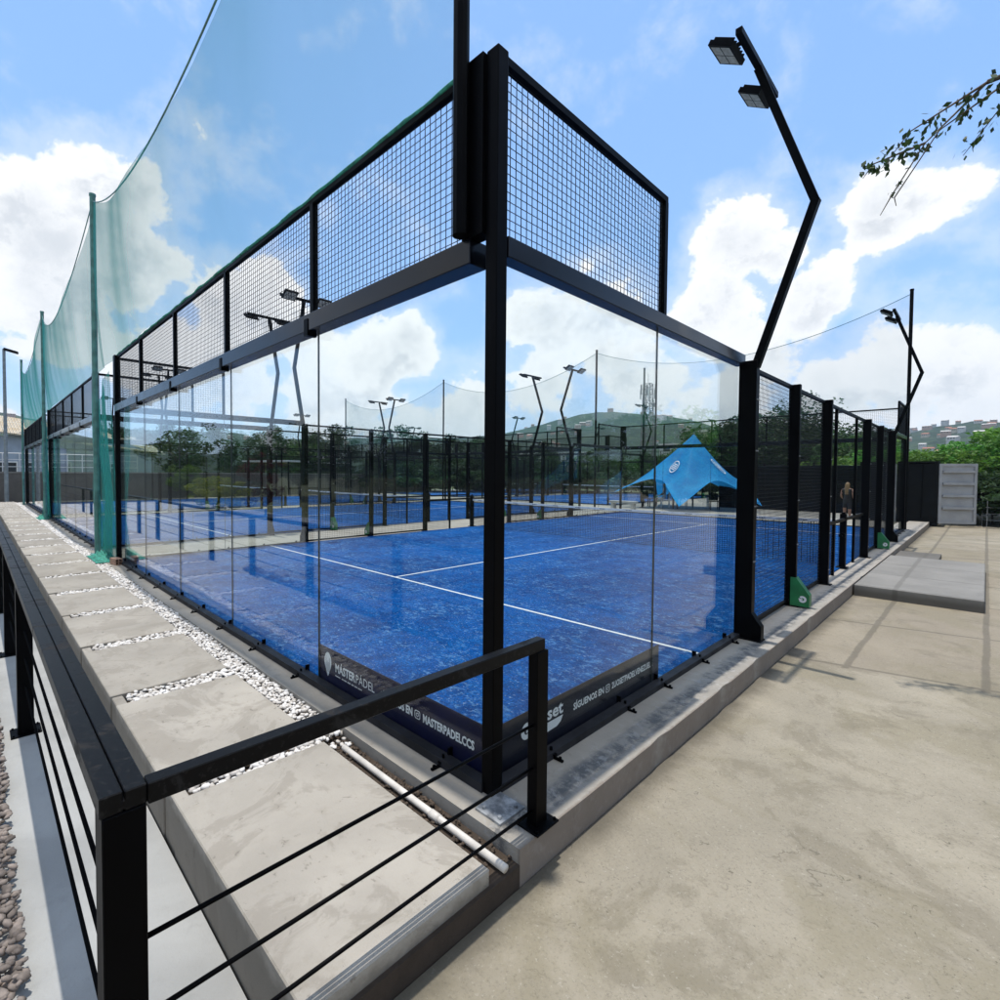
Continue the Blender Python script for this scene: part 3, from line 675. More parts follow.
# ------------------------------------------------------------------ railing
t = empty('railing', (.33,-1.84,-.3), 0, 'black steel railing with thin rods running down the path and across to the court corner', 'railing')
z0 = .3   # local z of court level
b = MB(); b.box(-38,.048,-.055,-.003,z0+.90,z0+.955); b.box(-38,.048,.001,.052,z0+.90,z0+.953); b.box(-38,.047,-.01,.01,z0+.905,z0+.93); bevel(b.build('handrail', M['rail'], t), .003, 1)
b = MB(); b.box(.0,.052,.054,1.815,z0+.895,z0+.953); bevel(b.build('cross_handrail', M['rail'], t), .003, 1)
def rpost(x, y, zb, zt, sx=.05, sy=.05, nm='post'):
    b = MB(); b.box(x-sx,x+sx,y-sy,y+sy,zb,zt); b.box(x-sx-.045,x+sx+.045,y-sy-.045,y+sy+.045,zb,zb+.012)
    for dx in (-1,1):
        for dy in (-1,1): b.tube([(x+dx*(sx+.028),y+dy*(sy+.028),zb+.012),(x+dx*(sx+.028),y+dy*(sy+.028),zb+.024)], .009, 6)
    bevel(b.build(nm, M['steel'], t), .003, 1)
rpost(0,0,0,z0+.899)
for i in range(12): rpost(-3.68-2.36*i if i else -3.68, 0, 0, z0+.899)
rpost(.028,1.79,z0,z0+.894,.03,.045)
for z in (.08,.30,.52):
    b = MB(); b.tube([(-38,0,z0+z),(0,0,z0+z)], .0075, 8); b.build('rod', M['steel'], t, smooth=True)
    b = MB(); b.tube([(.028,0,z0+z),(.028,1.78,z0+z)], .0075, 8); b.build('rod', M['steel'], t, smooth=True)

# ------------------------------------------------------------------ banners and small things near the corner
def text_mesh(name, s, size, mat, parent, loc, rz, sx=1.0, bold=0.0, width=None):
    cu = bpy.data.curves.new(name, 'FONT'); cu.body = s; cu.size = size; cu.offset = bold; cu.resolution_u = 2
    to = bpy.data.objects.new(name, cu); col.objects.link(to)
    dg = bpy.context.evaluated_depsgraph_get(); me = bpy.data.meshes.new_from_object(to.evaluated_get(dg))
    bpy.data.objects.remove(to); bpy.data.curves.remove(cu)
    xs = [v.co.x for v in me.vertices]; w0, w1 = min(xs), max(xs)
    if width: sx = width/(w1-w0)
    for v in me.vertices: v.co = Vector(((v.co.x-w0)*sx, 0, v.co.y))
    me.materials.clear(); me.materials.append(mat); me.name = name
    o = bpy.data.objects.new(name, me); col.objects.link(o); o.parent = parent; o.location = loc; o.rotation_euler = (0,0,rz); return o
def insta(b, x, z, s):
    def ring(pts_o, pts_i):
        n = len(pts_o); b.add([(p[0],0,p[1]) for p in pts_o+pts_i], [(k,(k+1)%n,n+(k+1)%n,n+k) for k in range(n)])
    def rr(h, r):
        o = []
        for cx, cz, a0 in ((h-r,h-r,0),(-h+r,h-r,90),(-h+r,-h+r,180),(h-r,-h+r,270)):
            for k in range(5): a = R(a0+k*22.5); o.append((x+cx+r*math.cos(a), z+cz+r*math.sin(a)))
        return o
    ring(rr(s,s*.5), rr(s*.80,s*.36))
    c = lambda r: [(x+r*math.cos(R(k*18)), z+r*math.sin(R(k*18))) for k in range(20)]
    ring(c(s*.48), c(s*.30)); b.box(x+s*.45,x+s*.6,-.0005,.0005,z+s*.45,z+s*.6)
# path side banner (inside the glass)
t = empty('sponsor_banner', (-2.04,.018,.0185), 0, 'navy banner with white drop logo and lettering behind the path side glass', 'banner', 'sponsor banners')
b = MB(); b.box(0,1.96,0,.004,0,.30); b.build('vinyl', M['navy'], t)
b = MB(); out = []
for k in range(28):
    a = 2*math.pi*k/28; rx = .058; x = rx*math.sin(a); z = .09*math.cos(a); 
    if z < 0: x *= (1+z/.115)**.8; z *= 1.25
    out.append((.17+x, .175+z))
b.add([(p[0],-.002,p[1]) for p in out], [tuple(range(28))])
lg = b.build('logo', M['print'], t)
b = MB()
for x0, zt in ((.142,.20),(.160,.16),(.178,.155),(.196,.19)):
    b.box(x0-.0018,x0+.0018,-.0032,-.0028,.10,zt+.03)
b.build('logo_slit', M['navy'], lg)
text_mesh('lettering', 'MÁSTER', .095, M['print'], t, (.29,-.002,.135), 0, bold=.003, width=.30)
text_mesh('lettering', 'PÁDEL', .095, M['print'], t, (.60,-.002,.135), 0, width=.25)
b = MB(); x = .29
for wd in (.10,.035,.05,.06,.045,.05,.07):
    b.box(x,x+wd*.75,-.0025,-.002,.098,.106); x += wd
b.build('print_rule', M['print'], t)
text_mesh('lettering', 'SÍGUENOS EN', .075, M['print'], t, (.93,-.002,.125), 0, bold=.003, width=.37)
b = MB(); insta(b, 1.352, .15, .029); o = b.build('icon', M['print'], t); o.location.y = -.002
text_mesh('lettering', 'MASTERPADELCCS', .076, M['print'], t, (1.41,-.002,.122), 0, bold=.003, width=.475)
# yard side banner
t = empty('sponsor_banner', (-.018,.10,.0185), math.pi/2, 'black banner with round white mark and grey lettering behind the yard side glass', 'banner', 'sponsor banners')
b = MB(); b.box(0,2.06,0,.004,0,.30); b.build('vinyl', M['blackvinyl'], t)
b = MB(); g_logo(b, .235, .18, .052, -.002, 'xz'); b.build('logo', M['print'], t)
text_mesh('lettering', 'set', .12, M['print'], t, (.45,-.002,.175), 0, bold=.003, width=.175)
b = MB(); b.add([(.45,-.002,.158),(.625,-.002,.158),(.60,-.002,.122),(.555,-.002,.102),(.45,-.002,.098)], [(0,1,2,3,4)]); b.build('logo_bar', M['print'], t)
text_mesh('lettering', 'SÍGUENOS EN', .066, M['tape'], t, (.75,-.002,.145), 0, bold=.002, width=.40)
b = MB(); insta(b, 1.205, .165, .03); o = b.build('icon', M['tape'], t); o.location.y = -.002
text_mesh('lettering', '2UOSETPADELVENEZUELA', .066, M['tape'], t, (1.265,-.002,.145), 0, bold=.002, width=.68)
# little banner at the far left end of the glass
t = empty('corner_banner', (-9.75,.018,.0185), 0, 'small dark banner with a pale stripe in the far left corner behind the glass', 'banner', 'sponsor banners')
b = MB(); b.box(0,.98,0,.004,0,.26); b.build('vinyl', M['navy'], t)
b = MB(); b.box(.12,.80,-.003,-.002,.11,.15); b.build('print', M['print'], t)
# clay block at the foot of the far post
t = empty('clay_block', (-9.62,-.15,0), R(8), 'hollow clay brick lying beside the far left corner post', 'brick')
b = MB()
b.box(-.15,.15,-.06,.06,0,.012); b.box(-.15,.15,-.06,.06,.108,.12); b.box(-.15,.15,-.06,.06,.055,.065)
for yq in (-.054,-.006,.054): b.box(-.15,.15,yq-.006,yq+.006,.012,.108)
b.build('shell', M['block'], t)

# ------------------------------------------------------------------ things beyond the courts
# star tent
t = empty('star_tent', (-8.8,25.4,0), 0, 'blue star shaped fabric canopy with white round logos beyond the court', 'tent')
tips = [211,283,355,67,139]
def tent_pt(a, s):
    d = min(abs((a-q+180)%360-180) for q in tips)/36     # 0 at tip .. 1 at valley
    Rr = 2.25+(1.1 if abs((a-355+180)%360-180) < 36 else 1.75)*(1-d)**2.0; ze = .32+ (1.2)*(1-(1-d)**2.0)
    if abs((a-211+180)%360-180) < 36: ze += .5*(1-d)
    z = ze+(3.95-ze)*(1-s)**1.28 - .10*math.sin(math.pi*s)*d
    return (Rr*s*math.cos(R(a)), Rr*s*math.sin(R(a)), z)
b = MB(); na, ns = 200, 26
for i in range(na):
    for j in range(1,ns+1): b.v.append(tent_pt(i*360/na+67, j/ns))
top = len(b.v); b.v.append((0,0,3.97))
for i in range(na):
    i2 = (i+1)%na
    b.f.append((top,i*ns,i2*ns)); b.m.append(0)
    for j in range(ns-1): b.f.append((i*ns+j,i*ns+j+1,i2*ns+j+1,i2*ns+j)); b.m.append(0)
M['tentf'] = None
m = N('tent_cloth'); d_ = m.bsdf(m.mix(m.ramp(m.noise(1.6,5),.35,.65), (.006,.21,.52), (.01,.29,.62)), .65, 0, .3, m.bump(m.noise(5,4,.6,stretch=(1,1,.3)), .35, .05))
tl = m.n('ShaderNodeBsdfTranslucent'); tl.inputs[0].default_value = (.015,.30,.75,1); mx = m.n('ShaderNodeMixShader'); mx.inputs[0].default_value = .3; m.l(d_.outputs[0], mx.inputs[1]); m.l(tl.outputs[0], mx.inputs[2]); M['tentf'] = m.done(mx)
b.build('canopy', M['tentf'], t, smooth=True, fixn=False)
b = MB(); b.tube([(0,0,0),(0,0,4.02)], .045, 10); b.build('mast', M['greypole'], t)
for a0, s0 in ((253,.60),(345,.48)):
    b = MB(); c0 = Vector(tent_pt(a0, s0)); 
    e1 = (Vector(tent_pt(a0+3,s0))-c0).normalized(); e2 = (c0-Vector(tent_pt(a0,s0+.08))).normalized(); nn = e1.cross(e2).normalized()
    if nn.dot(Vector((.36,-.93,.3))) < 0: nn = -nn
    rr = .42; ring = []
    for k in range(32):
        a = 2*math.pi*k/32
        for r_ in (rr, rr*.86): ring.append(tuple(c0+nn*.06+e1*r_*math.cos(a)*.8+e2*r_*math.sin(a)))
    b.add(ring, [(2*k,2*((k+1)%32),2*((k+1)%32)+1,2*k+1) for k in range(32)])
    for hh in (-.18,-.065,.05,.165):
        wv = math.sqrt(max(.01,.29**2-hh*hh))
        b.add([tuple(c0+nn*.065+e1*sx*wv*.8+e2*(hh+sz)) for sx, sz in ((-1,-.025),(1,-.025),(1,.025),(-1,.025))], [(0,1,2,3)])
    b.build('round_logo', M['print'], t)
# people
def person(loc, rz, label, mats, long_hair, h=1.7, pose='stand', group=None):
    t = empty('person', loc, rz, label, 'person')
    k = h/1.75
    V = [(0,0,.95),(0,0,1.12),(0,.0,1.30),(0,0,1.43),(0,-.005,1.52),(0,-.02,1.60),(0,-.015,1.70)]
    Rd = [.135,.12,.145,.11,.052,.078,.07]; Ed = [(0,1),(1,2),(2,3),(3,4),(4,5),(5,6)]
    def chain(root, pts, rs):
        p = root
        for q, r_ in zip(pts, rs): V.append(q); Rd.append(r_); Ed.append((p, len(V)-1)); p = len(V)-1
        return p
    for s in (-1,1):
        if pose == 'sit': hip = [(s*.10,-.02,.58),(s*.13,-.42,.52),(s*.13,-.44,.10),(s*.13,-.60,.04)]
        else: hip = [(s*.09,0,.86),(s*.10,-.02*s,.48),(s*.10,.03*s,.09),(s*.11,-.13+.02*s,.035)]
        chain(0, hip, [.09,.062,.042,.036])
        if pose == 'sit': arm = [(s*.19,0,1.42),(s*.25,-.05,1.15),(s*.16,-.28,1.02),(s*.12,-.36,1.02)]
        else: arm = [(s*.19,0,1.42),(s*.23,.02,1.14),(s*.16,-.16,.98) if s > 0 else (s*.24,-.04,.90),(s*.12,-.24,.98) if s > 0 else (s*.245,-.07,.81)]
        w_ = chain(3, arm, [.058,.042,.03,.028])
        for f in range(5):
            o = Vector(V[w_]); dv = (o-Vector(V[w_-1])).normalized(); sp_ = Vector((0,1,0)) if abs(dv.z) > .6 else Vector((0,0,1))
            chain(w_, [tuple(o+dv*(.05 if f < 4 else .02)+sp_*(f-1.5)*.017), tuple(o+dv*(.085 if f < 4 else .05)+sp_*(f-1.5)*.02)], [.009,.008])
    if pose == 'sit':
        V[:] = [(a,b_,c-.33) if c > .9 else (a,b_,c) for a,b_,c in V]
    me = bpy.data.meshes.new('body'); me.from_pydata(V, Ed, [])
    o = bpy.data.objects.new('tmp', me); col.objects.link(o)
    md = o.modifiers.new('skin','SKIN'); sv = me.skin_vertices[0].data
    for i, r_ in enumerate(Rd): sv[i].radius = (r_*(1.15 if i < 4 else 1), r_*(.8 if i < 4 else 1)); sv[i].use_root = (i == 0)
    o.modifiers.new('sub','SUBSURF').levels = 1
    dg = bpy.context.evaluated_depsgraph_get(); me2 = bpy.data.meshes.new_from_object(o.evaluated_get(dg)); bpy.data.objects.remove(o)
    for v in me2.vertices: v.co *= k
    for mm in mats: me2.materials.append(mm)
    dz = -.33 if pose == 'sit' else 0
    for p in me2.polygons:
        c = p.center/k; z = c.z-dz
        p.material_index = 0; p.use_smooth = True
        if abs(c.x) < .185+.1*(z>1.1)*(len(mats) > 3) and 1.0 < z < 1.47: p.material_index = 2
        if (.62 < z-0 <= 1.0 and abs(c.x) < .185 and pose != 'sit') or (pose == 'sit' and c.z < .72 and c.y > -.36): p.material_index = 1
        if c.z < .07: p.material_index = 1
    bo = bpy.data.objects.new('body', me2); col.objects.link(bo); bo.parent = t
    hb = MB(); hz = (1.64+dz)*k
    for i in range(9):
        for j in range(16):
            ph = i/8*math.pi*(.62); th = 2*math.pi*j/16; front = max(0,-math.sin(th))
            ext = (.38*(i/8)**3 if long_hair and math.sin(th) > -.3 else 0)
            hb.v.append((.088*k*math.sin(ph)*math.cos(th), (.012+.098*math.sin(ph)*math.sin(th))*k+.02*k, hz+(.10*math.cos(ph)-ext)*k+front*.055*k*(i/8)))
    for i in range(8):
        for j in range(16): a, c = i*16+j, i*16+(j+1)%16; hb.f.append((a,c,c+16,a+16)); hb.m.append(0)
    hb.build('hair', M['hair_b'] if long_hair else M['hair_d'], bo, smooth=True)
    return t
person((-2.05,24.0,-.15), R(165), 'blonde person in black top and shorts standing behind the side fence', [M['skin'],M['cloth_k'],M['cloth_k']], True, 1.68)
person((-9.3,24.4,-.004), R(25), 'dark haired person in black clothes standing at the front of the blue tent', [M['skin'],M['cloth_k'],M['cloth_k'],M['skin']], False, 1.72)
person((-10.1,24.9,-.004), R(-60), 'seated person with bare legs under the blue tent', [M['skin'],M['cloth_w'],M['cloth_w']], False, 1.68, 'sit')
# furniture under the tent
def chair(loc, rz, label, mat):
    t = empty('chair', loc, rz, label, 'chair', 'chairs under the blue tent')
    b = MB(); b.box(-.22,.22,-.22,.22,.42,.45); b.build('seat', mat, t)
    b = MB(); b.box(-.22,.22,.19,.22,.47,.85); b.build('backrest', mat, t)
    for x in (-.2,.2):
        for y in (-.2,.2): b = MB(); b.box(x-.018,x+.018,y-.018,y+.018,0,.46); b.build('leg', mat, t)
chair((-10.1,25.0,0), R(-60), 'white chair under the tent with a person sitting on it', M['white'])
chair((-7.8,25.6,0), R(30), 'dark chair under the tent, right of the mast', M['darkwall'])
chair((-11.2,25.4,0), R(80), 'dark chair under the left arm of the tent', M['darkwall'])
t = empty('table', (-8.4,24.9,0), R(15), 'dark table under the front of the blue tent', 'table')
b = MB(); b.box(-.6,.6,-.35,.35,.70,.74); b.build('tabletop', M['darkwall'], t)
for x in (-.5,.5):
    for y in (-.28,.28): b = MB(); b.box(x-.02,x+.02,y-.02,y+.02,0,.70); b.build('leg', M['galv'], t)
t = empty('bench', (-11.1,22.3,0), R(5), 'pale concrete bench block left of the tent', 'bench')
b = MB(); b.box(-.7,.7,-.2,.2,.30,.42); b.build('seat', M['pale'], t); b = MB(); b.box(-.6,-.45,-.18,.18,0,.30); b.build('leg', M['pale'], t); b = MB(); b.box(.45,.6,-.18,.18,0,.30); b.build('leg', M['pale'], t)
# dark sheet wall with horizontal corrugation
t = empty('sheet_wall', (-8.4,28.0,-.46), 0, 'long dark wall of horizontally ribbed sheets behind the courts', 'wall')
b = MB(); prof = []
for i in range(22): z = i*.125; prof += [(0,z),(0,z+.05),(-.03,z+.065),(-.03,z+.11)]
prof += [(.06,22*.125),(.06,0)]
b.prism(prof, 'x', 0, 6.6); b.build('panel', M['darkwall'], t)
for i in range(4): b = MB(); b.box(i*2.16,i*2.16+.08,.08,.16,0,2.9); b.build('post', M['steel'], t)
# shipping container with an open pale door
t = empty('shipping_container', (-1.8,25.0,-.18), 0, 'black shipping container with one pale ribbed door swung open', 'container')
b = MB()
b.box(0,2.4,1.2,1.25,.15,2.5); b.box(0,.06,.05,1.2,.12,2.5); b.box(2.34,2.4,.05,1.2,.12,2.5); b.box(0,2.4,0,1.25,2.5,2.56); b.box(0,2.4,0,1.25,.04,.12)
for x in (0,2.3): b.box(x,x+.1,-.003,.1,.04,2.5)
b.build('shell', M['darkwall'], t)
b = MB(); b.box(.1,1.2,.0,.05,.14,2.46)
for i in range(4): b.box(.2,1.1,-.02,0,.35+i*.55,.42+i*.55)
b.build('door', M['darkwall'], t)
b = MB(); b.box(1.2,2.3,.03,.06,.14,2.46)
for i in range(4): b.box(1.3,2.2,.005,.03,.35+i*.55,.42+i*.55)
b.build('door', M['darkwall'], t)
dr = MB(); ang = R(33); e = Vector((math.cos(ang), math.sin(ang), 0)); nrm = Vector((math.sin(ang), -math.cos(ang), 0)); h0 = Vector((2.42,-.02,0))
def dq(a, bz, c, dz, o0, o1):
    P = lambda u, z, o: h0+e*u+nrm*o+Vector((0,0,z))
    dr.add([P(a,bz,o0),P(c,bz,o0),P(c,dz,o0),P(a,dz,o0),P(a,bz,o1),P(c,bz,o1),P(c,dz,o1),P(a,dz,o1)], [(0,1,2,3),(4,7,6,5),(0,4,5,1),(1,5,6,2),(2,6,7,3),(3,7,4,0)])
dq(.02,.14,1.22,2.46,-.03,0)
for a0, a1, b0, b1 in ((.02,.10,.14,2.46),(1.13,1.22,.14,2.46),(.1,1.13,.14,.24),(.1,1.13,2.36,2.46)): dq(a0,b0,a1,b1,0,.035)
for i in range(4): dq(.12,.70+i*.47,1.10,.79+i*.47,.0,.10)
dr.build('open_door', M['door'], t)['label'] = 'pale grey ribbed door standing open'
for x in (.35,.75,1.5,1.95): b = MB(); b.tube([(x,-.05,.15),(x,-.05,2.45)], .018, 8); b.build('locking_rod', M['steel'], t)
# metal rack at the right edge
t = empty('metal_rack', (1.95,26.6,-.18), R(20), 'light steel shelf rack standing in shade right of the pale door', 'rack')
for x in (0,1.6):
    for y in (0,.4): b = MB(); b.tube([(x,y,0),(x,y,1.1)], .015, 6); b.build('upright', M['galv'], t)
for z in (.25,.5,.75,1.05): b = MB(); b.box(-.02,1.62,-.01,.41,z,z+.015); b.build('shelf', M['galv'], t)
# ------------------------------------------------------------------ trees
def leaf_mesh(name, seed, Rr, H, n_cl, per, leaf, mat, squash=1.0):
    rg = np.random.default_rng(seed); cents = []
    while len(cents) < n_cl:
        p = rg.uniform(-1,1,3); q = np.linalg.norm(p)
        if .25 < q < 1 and rg.random() < q:
            lob = 1+.28*math.sin(3*math.atan2(p[1],p[0])+seed)+.18*math.sin(5*p[2]+seed)
            cents.append(p*lob)
    P = []
    for c in cents:
        sz = rg.uniform(.16,.34); k = int(per*rg.uniform(.6,1.4)*(sz/.25)**2)
        d = rg.normal(0,1,(k,3)); d /= np.linalg.norm(d,axis=1)[:,None]; rad = sz*rg.uniform(.35,1,(k,1))**.5
        P.append(c + d*rad*np.array([1,1,.75]))
    P = np.concatenate(P)*np.array([Rr,Rr,H*.5]); n = len(P)
    a = rg.normal(0,1,(n,3)); a[:,2] *= .5; a /= np.linalg.norm(a,axis=1)[:,None]
    b = rg.normal(0,1,(n,3)); b -= a*(a*b).sum(1)[:,None]; b /= np.linalg.norm(b,axis=1)[:,None]
    s = leaf*rg.uniform(.6,1.3,(n,1))
    V = np.stack([P-a*s, P+b*s*.45-a*s*.1, P+a*s, P-b*s*.45+a*s*.1], 1).reshape(-1,3)
    me = bpy.data.meshes.new(name); me.vertices.add(n*4); me.vertices.foreach_set('co', V.reshape(-1))
    me.loops.add(n*4); me.loops.foreach_set('vertex_index', np.arange(n*4,dtype=np.int32))
    me.polygons.add(n); me.polygons.foreach_set('loop_start', np.arange(0,n*4,4,dtype=np.int32)); me.update(calc_edges=True); me.materials.append(mat)
    return me, [Vector(c)*1 for c in (np.array(cents)*np.array([Rr,Rr,H*.5]))]
def tree_proto(kind, seed, h, cr, mat, per=70, leaf=.15, ncl=60, trunk=.13):
    r = empty(kind); ch = h*.72; cz = h-ch*.52
    me, cents = leaf_mesh('crown', seed, cr, ch, ncl, per, leaf, mat)
    c = bpy.data.objects.new('crown', me); col.objects.link(c); c.parent = r; c.location = (0,0,cz)
    b = MB(); rr = random.Random(seed)
    b.tube([(0,0,-.1),(.05,.03,h*.25),(-.04,.05,h*.5),(.02,0,h*.75)], [trunk,trunk*.8,trunk*.55,trunk*.25], 7)
    for q in cents[:14]:
        p1 = q+Vector((0,0,cz)); z0_ = h*rr.uniform(.28,.6); b.tube([(0,.03,z0_), tuple(Vector((0,0,z0_)).lerp(p1,.55)+Vector((0,0,.15))), tuple(p1)], [trunk*.42,trunk*.26,trunk*.08], 5)
    b.build('trunk', M['bark'], r, smooth=True); return r
P_ = {'bush':[tree_proto('hedge_shrub',71,2.6,2.3,M['leaf_dark'],90,.14,60,.05)],'dark':[tree_proto('broadleaf_tree',11,6.5,2.9,M['leaf_dark']), tree_proto('broadleaf_tree',12,7,2.4,M['leaf_dark'],60,.16,50)],
      'mid':[tree_proto('broadleaf_tree',21,6,2.8,M['leaf_mid']), tree_proto('broadleaf_tree',22,5.5,2.4,M['leaf_mid'])],
      'bright':[tree_proto('broadleaf_tree',31,5,2.6,M['leaf_bright'],95,.12,75), tree_proto('broadleaf_tree',32,5,2.4,M['leaf_bright'],95,.12,75)],
      'open':[tree_proto('open_tree',41,8.5,2.9,M['leaf_dark'],34,.14,46,.12)],
      'yellow':[tree_proto('garden_shrub',51,1.6,1.0,M['leaf_yellow'],60,.07,40,.03)],
      'red':[tree_proto('garden_shrub',61,2.6,.9,M['leaf_red'],60,.08,40,.04)]}
tcount = 0
def tree(kind, x, y, z, s, label, group, sz=1.0):
    global tcount
    tcount += 1; rr = random.Random(tcount*17)
    pr = P_[kind][rr.randrange(len(P_[kind]))]
    o = place(pr, (x,y,z), rr.uniform(0,6.28), label, 'shrub' if kind in ('yellow','red','bush') else 'tree', group)
    q = s*rr.uniform(.9,1.12); o.scale = (q,q*rr.uniform(.9,1.1),q*sz); return o
# tree line far left to middle, behind the third court and the far row
G = 'dark trees in the line behind the far courts'
L = 'dark bushy tree in the tree line behind the far courts'
for i in range(40):
    f = i/39; x = -58+f*40+rnd.uniform(-1.2,1.2); y = 4+f*44+rnd.uniform(-1.5,2.5)
    tree(rnd.choice(['dark','dark','mid','dark']), x-2, y+2, -.46, rnd.uniform(.78,.98)*(1-.32*max(0,f-.45)/.55), L, G)
for i in range(20):
    x = -17+i*.66+rnd.uniform(-.5,.5); tree(rnd.choice(['dark','dark','mid']), x, 46+rnd.uniform(-2,4), -.46, rnd.uniform(.8,1.05), 'dark tree rising behind the ribbed dark wall, right of the tent', 'dark trees behind the ribbed wall')
for i in range(44):
    f = i/43; x = -61+f*44; y = 5+f*43
    tree('bush', x+rnd.uniform(-.5,.5), y+rnd.uniform(-.5,.5), -.6, rnd.uniform(.9,1.3), 'dark shrub in the hedge below the tree line behind the far courts', 'hedge shrubs behind the far courts')
for i in range(14):
    tree('bush', 1.4+i*.75, 28.3+rnd.uniform(-.3,.5)+.1*i, -.5, rnd.uniform(.82,1.0), 'dark dense shrub right of the pale open door', 'dense shrubs right of the pale door')
for i in range(16):
    tree('bush', -17+i*.85, 47+rnd.uniform(-.6,.6), -.6, rnd.uniform(.9,1.3), 'dark shrub below the trees behind the ribbed dark wall', 'hedge shrubs behind the ribbed wall')
for x, y in ((-12.5,53),(-9.2,50),(-10.6,57)): tree('open', x, y, -.46, 1.0, 'tall open crowned tree rising above the trees behind the dark wall', 'tall open trees behind the ribbed wall')
tree('mid', -33, 33, -.46, .5, 'small green tree by the far row court away from the tent', None)
# bright hedge trees on the right
Lb = 'sunlit bright green tree behind the container and pale door'
for i, (x, y, s) in enumerate([(-3.4,31,.58),(-1.6,31.5,.62),(0.2,31,.62),(1.5,31.6,.72),(3.1,31.0,.84),(5.2,31.5,.95),(7.2,31,1.0),(9.5,31,1.0),(12,31,1.05),(2.9,35,.86),(-.6,35,.62),(1.2,35.5,.66),(5.5,36,1.0),(8.3,35,1.05)]):
    tree('bright', x, y, -.46, s*1.14, Lb, 'bright trees behind the container')
for i in range(7): tree('mid', 15+i*2.6, 30-i*3.4, -.3, 1.1, 'green tree mirrored in the yard side glass, right of the yard', 'trees along the right of the yard')
# trees past the path, seen mirrored in the left glass wall
for i in range(12):
    tree(rnd.choice(['dark','mid','dark']), -50+i*3.0+rnd.uniform(-.8,.8), -14-i*1.1+rnd.uniform(-2,2), -.5, rnd.uniform(.75,1.05), 'tree below the path, seen mirrored in the path side glass', 'trees below the path')
tree('yellow', -24,-7.0,-.3,1.0,'yellow green shrub below the path, mirrored in the glass',None)
tree('yellow', -27.5,-7.4,-.3,1.15,'larger yellow green shrub below the path, mirrored in the glass',None)
tree('red', -22,-8.0,-.3,1.1,'reddish shrub below the path, mirrored in the glass',None)
tree('bright', -38,-9.0,-.5,.62,'small bright tree below the path, mirrored in the glass',None)
# overhanging branch at the upper right: a tree standing in the yard to the right of the frame
t = empty('shade_tree', (6.42,6.0,-.24), 0, 'tree whose dark leafy twigs hang into the top right of the view', 'tree')
b = MB(); b.tube([(0,0,-.1),(.1,0,1.6),(-.1,.1,3.2),(-.5,-.2,4.6),(-1.6,-.7,5.5),(-3.2,-1.2,5.75),(-4.6,-1.5,5.55)], [.2,.17,.15,.11,.07,.04,.02], 9)
b.tube([(-.1,.1,3.2),(.6,.9,4.4),(1.2,1.6,5.6)], [.12,.08,.03], 8); b.tube([(-.5,-.2,4.6),(-.2,.9,5.8),(-.3,1.6,6.6)], [.09,.06,.02], 7)
tw = [[(-4.6,-1.5,5.55),(-5.1,-1.62,5.3),(-5.3,-1.66,5.02)],[(-4.6,-1.5,5.55),(-5.0,-1.5,5.2),(-5.22,-1.62,4.75),(-5.30,-1.64,4.58)],[(-4.3,-1.45,5.6),(-4.9,-1.55,5.25),(-5.20,-1.62,4.72),(-5.18,-1.66,4.62)],
      [(-4.0,-1.4,5.7),(-4.5,-1.3,5.4),(-4.75,-1.2,5.1)],[(-3.4,-1.25,5.75),(-4.1,-1.0,5.5),(-4.5,-.9,5.15)],[(-5.0,-1.5,5.2),(-5.35,-1.75,5.05),(-5.42,-1.8,4.92)],[(-2.6,-1.0,5.65),(-3.2,-.6,5.5),(-3.8,-.4,5.2)]]
for p in tw: b.tube(p, [.012]+[.006]*(len(p)-2)+[.003], 5)
b.build('trunk', M['bark'], t, smooth=True)
lm = MB(); rr = random.Random(4)
def leafq(c, s):
    a = Vector((rr.gauss(0,.6),rr.gauss(0,.6),-1+rr.gauss(0,.5))).normalized(); q = a.orthogonal().normalized(); q.rotate(Matrix.Rotation(rr.uniform(0,6.28),3,a))
    c = Vector(c); lm.add([c, c+a*s*.5+q*s*.26, c+a*s, c+a*s*.5-q*s*.26], [(0,1,2,3)])
for p in tw:
    pts = [Vector(x) for x in p]
    for i in range(len(pts)-1):
        last = i >= 1 and len(pts) == 4
        for k in range(4 if last else 32):
            c = pts[i].lerp(pts[i+1], rr.random())+Vector((rr.gauss(0,.05),rr.gauss(0,.05),rr.gauss(0,.03)))
            if c.z > 4.98: leafq(c, rr.uniform(.05,.085))
for c0 in ((-5.22,-1.62,4.76),(-5.17,-1.6,4.86)):
    for k in range(16): leafq(Vector(c0)+Vector((rr.gauss(0,.012),rr.gauss(0,.012),rr.gauss(0,.012))), .028)
for c0, r0, n0 in (((.9,1.3,5.6),1.2,1500),((-.3,1.3,6.5),1.1,1200),((-1.8,-.8,6.0),.8,700)):
    for k in range(n0): leafq(Vector(c0)+Vector((rr.gauss(0,.5),rr.gauss(0,.5),rr.gauss(0,.35)))*r0, rr.uniform(.06,.10))
lm.build('crown', M['leaf_dark'], t, fixn=False)

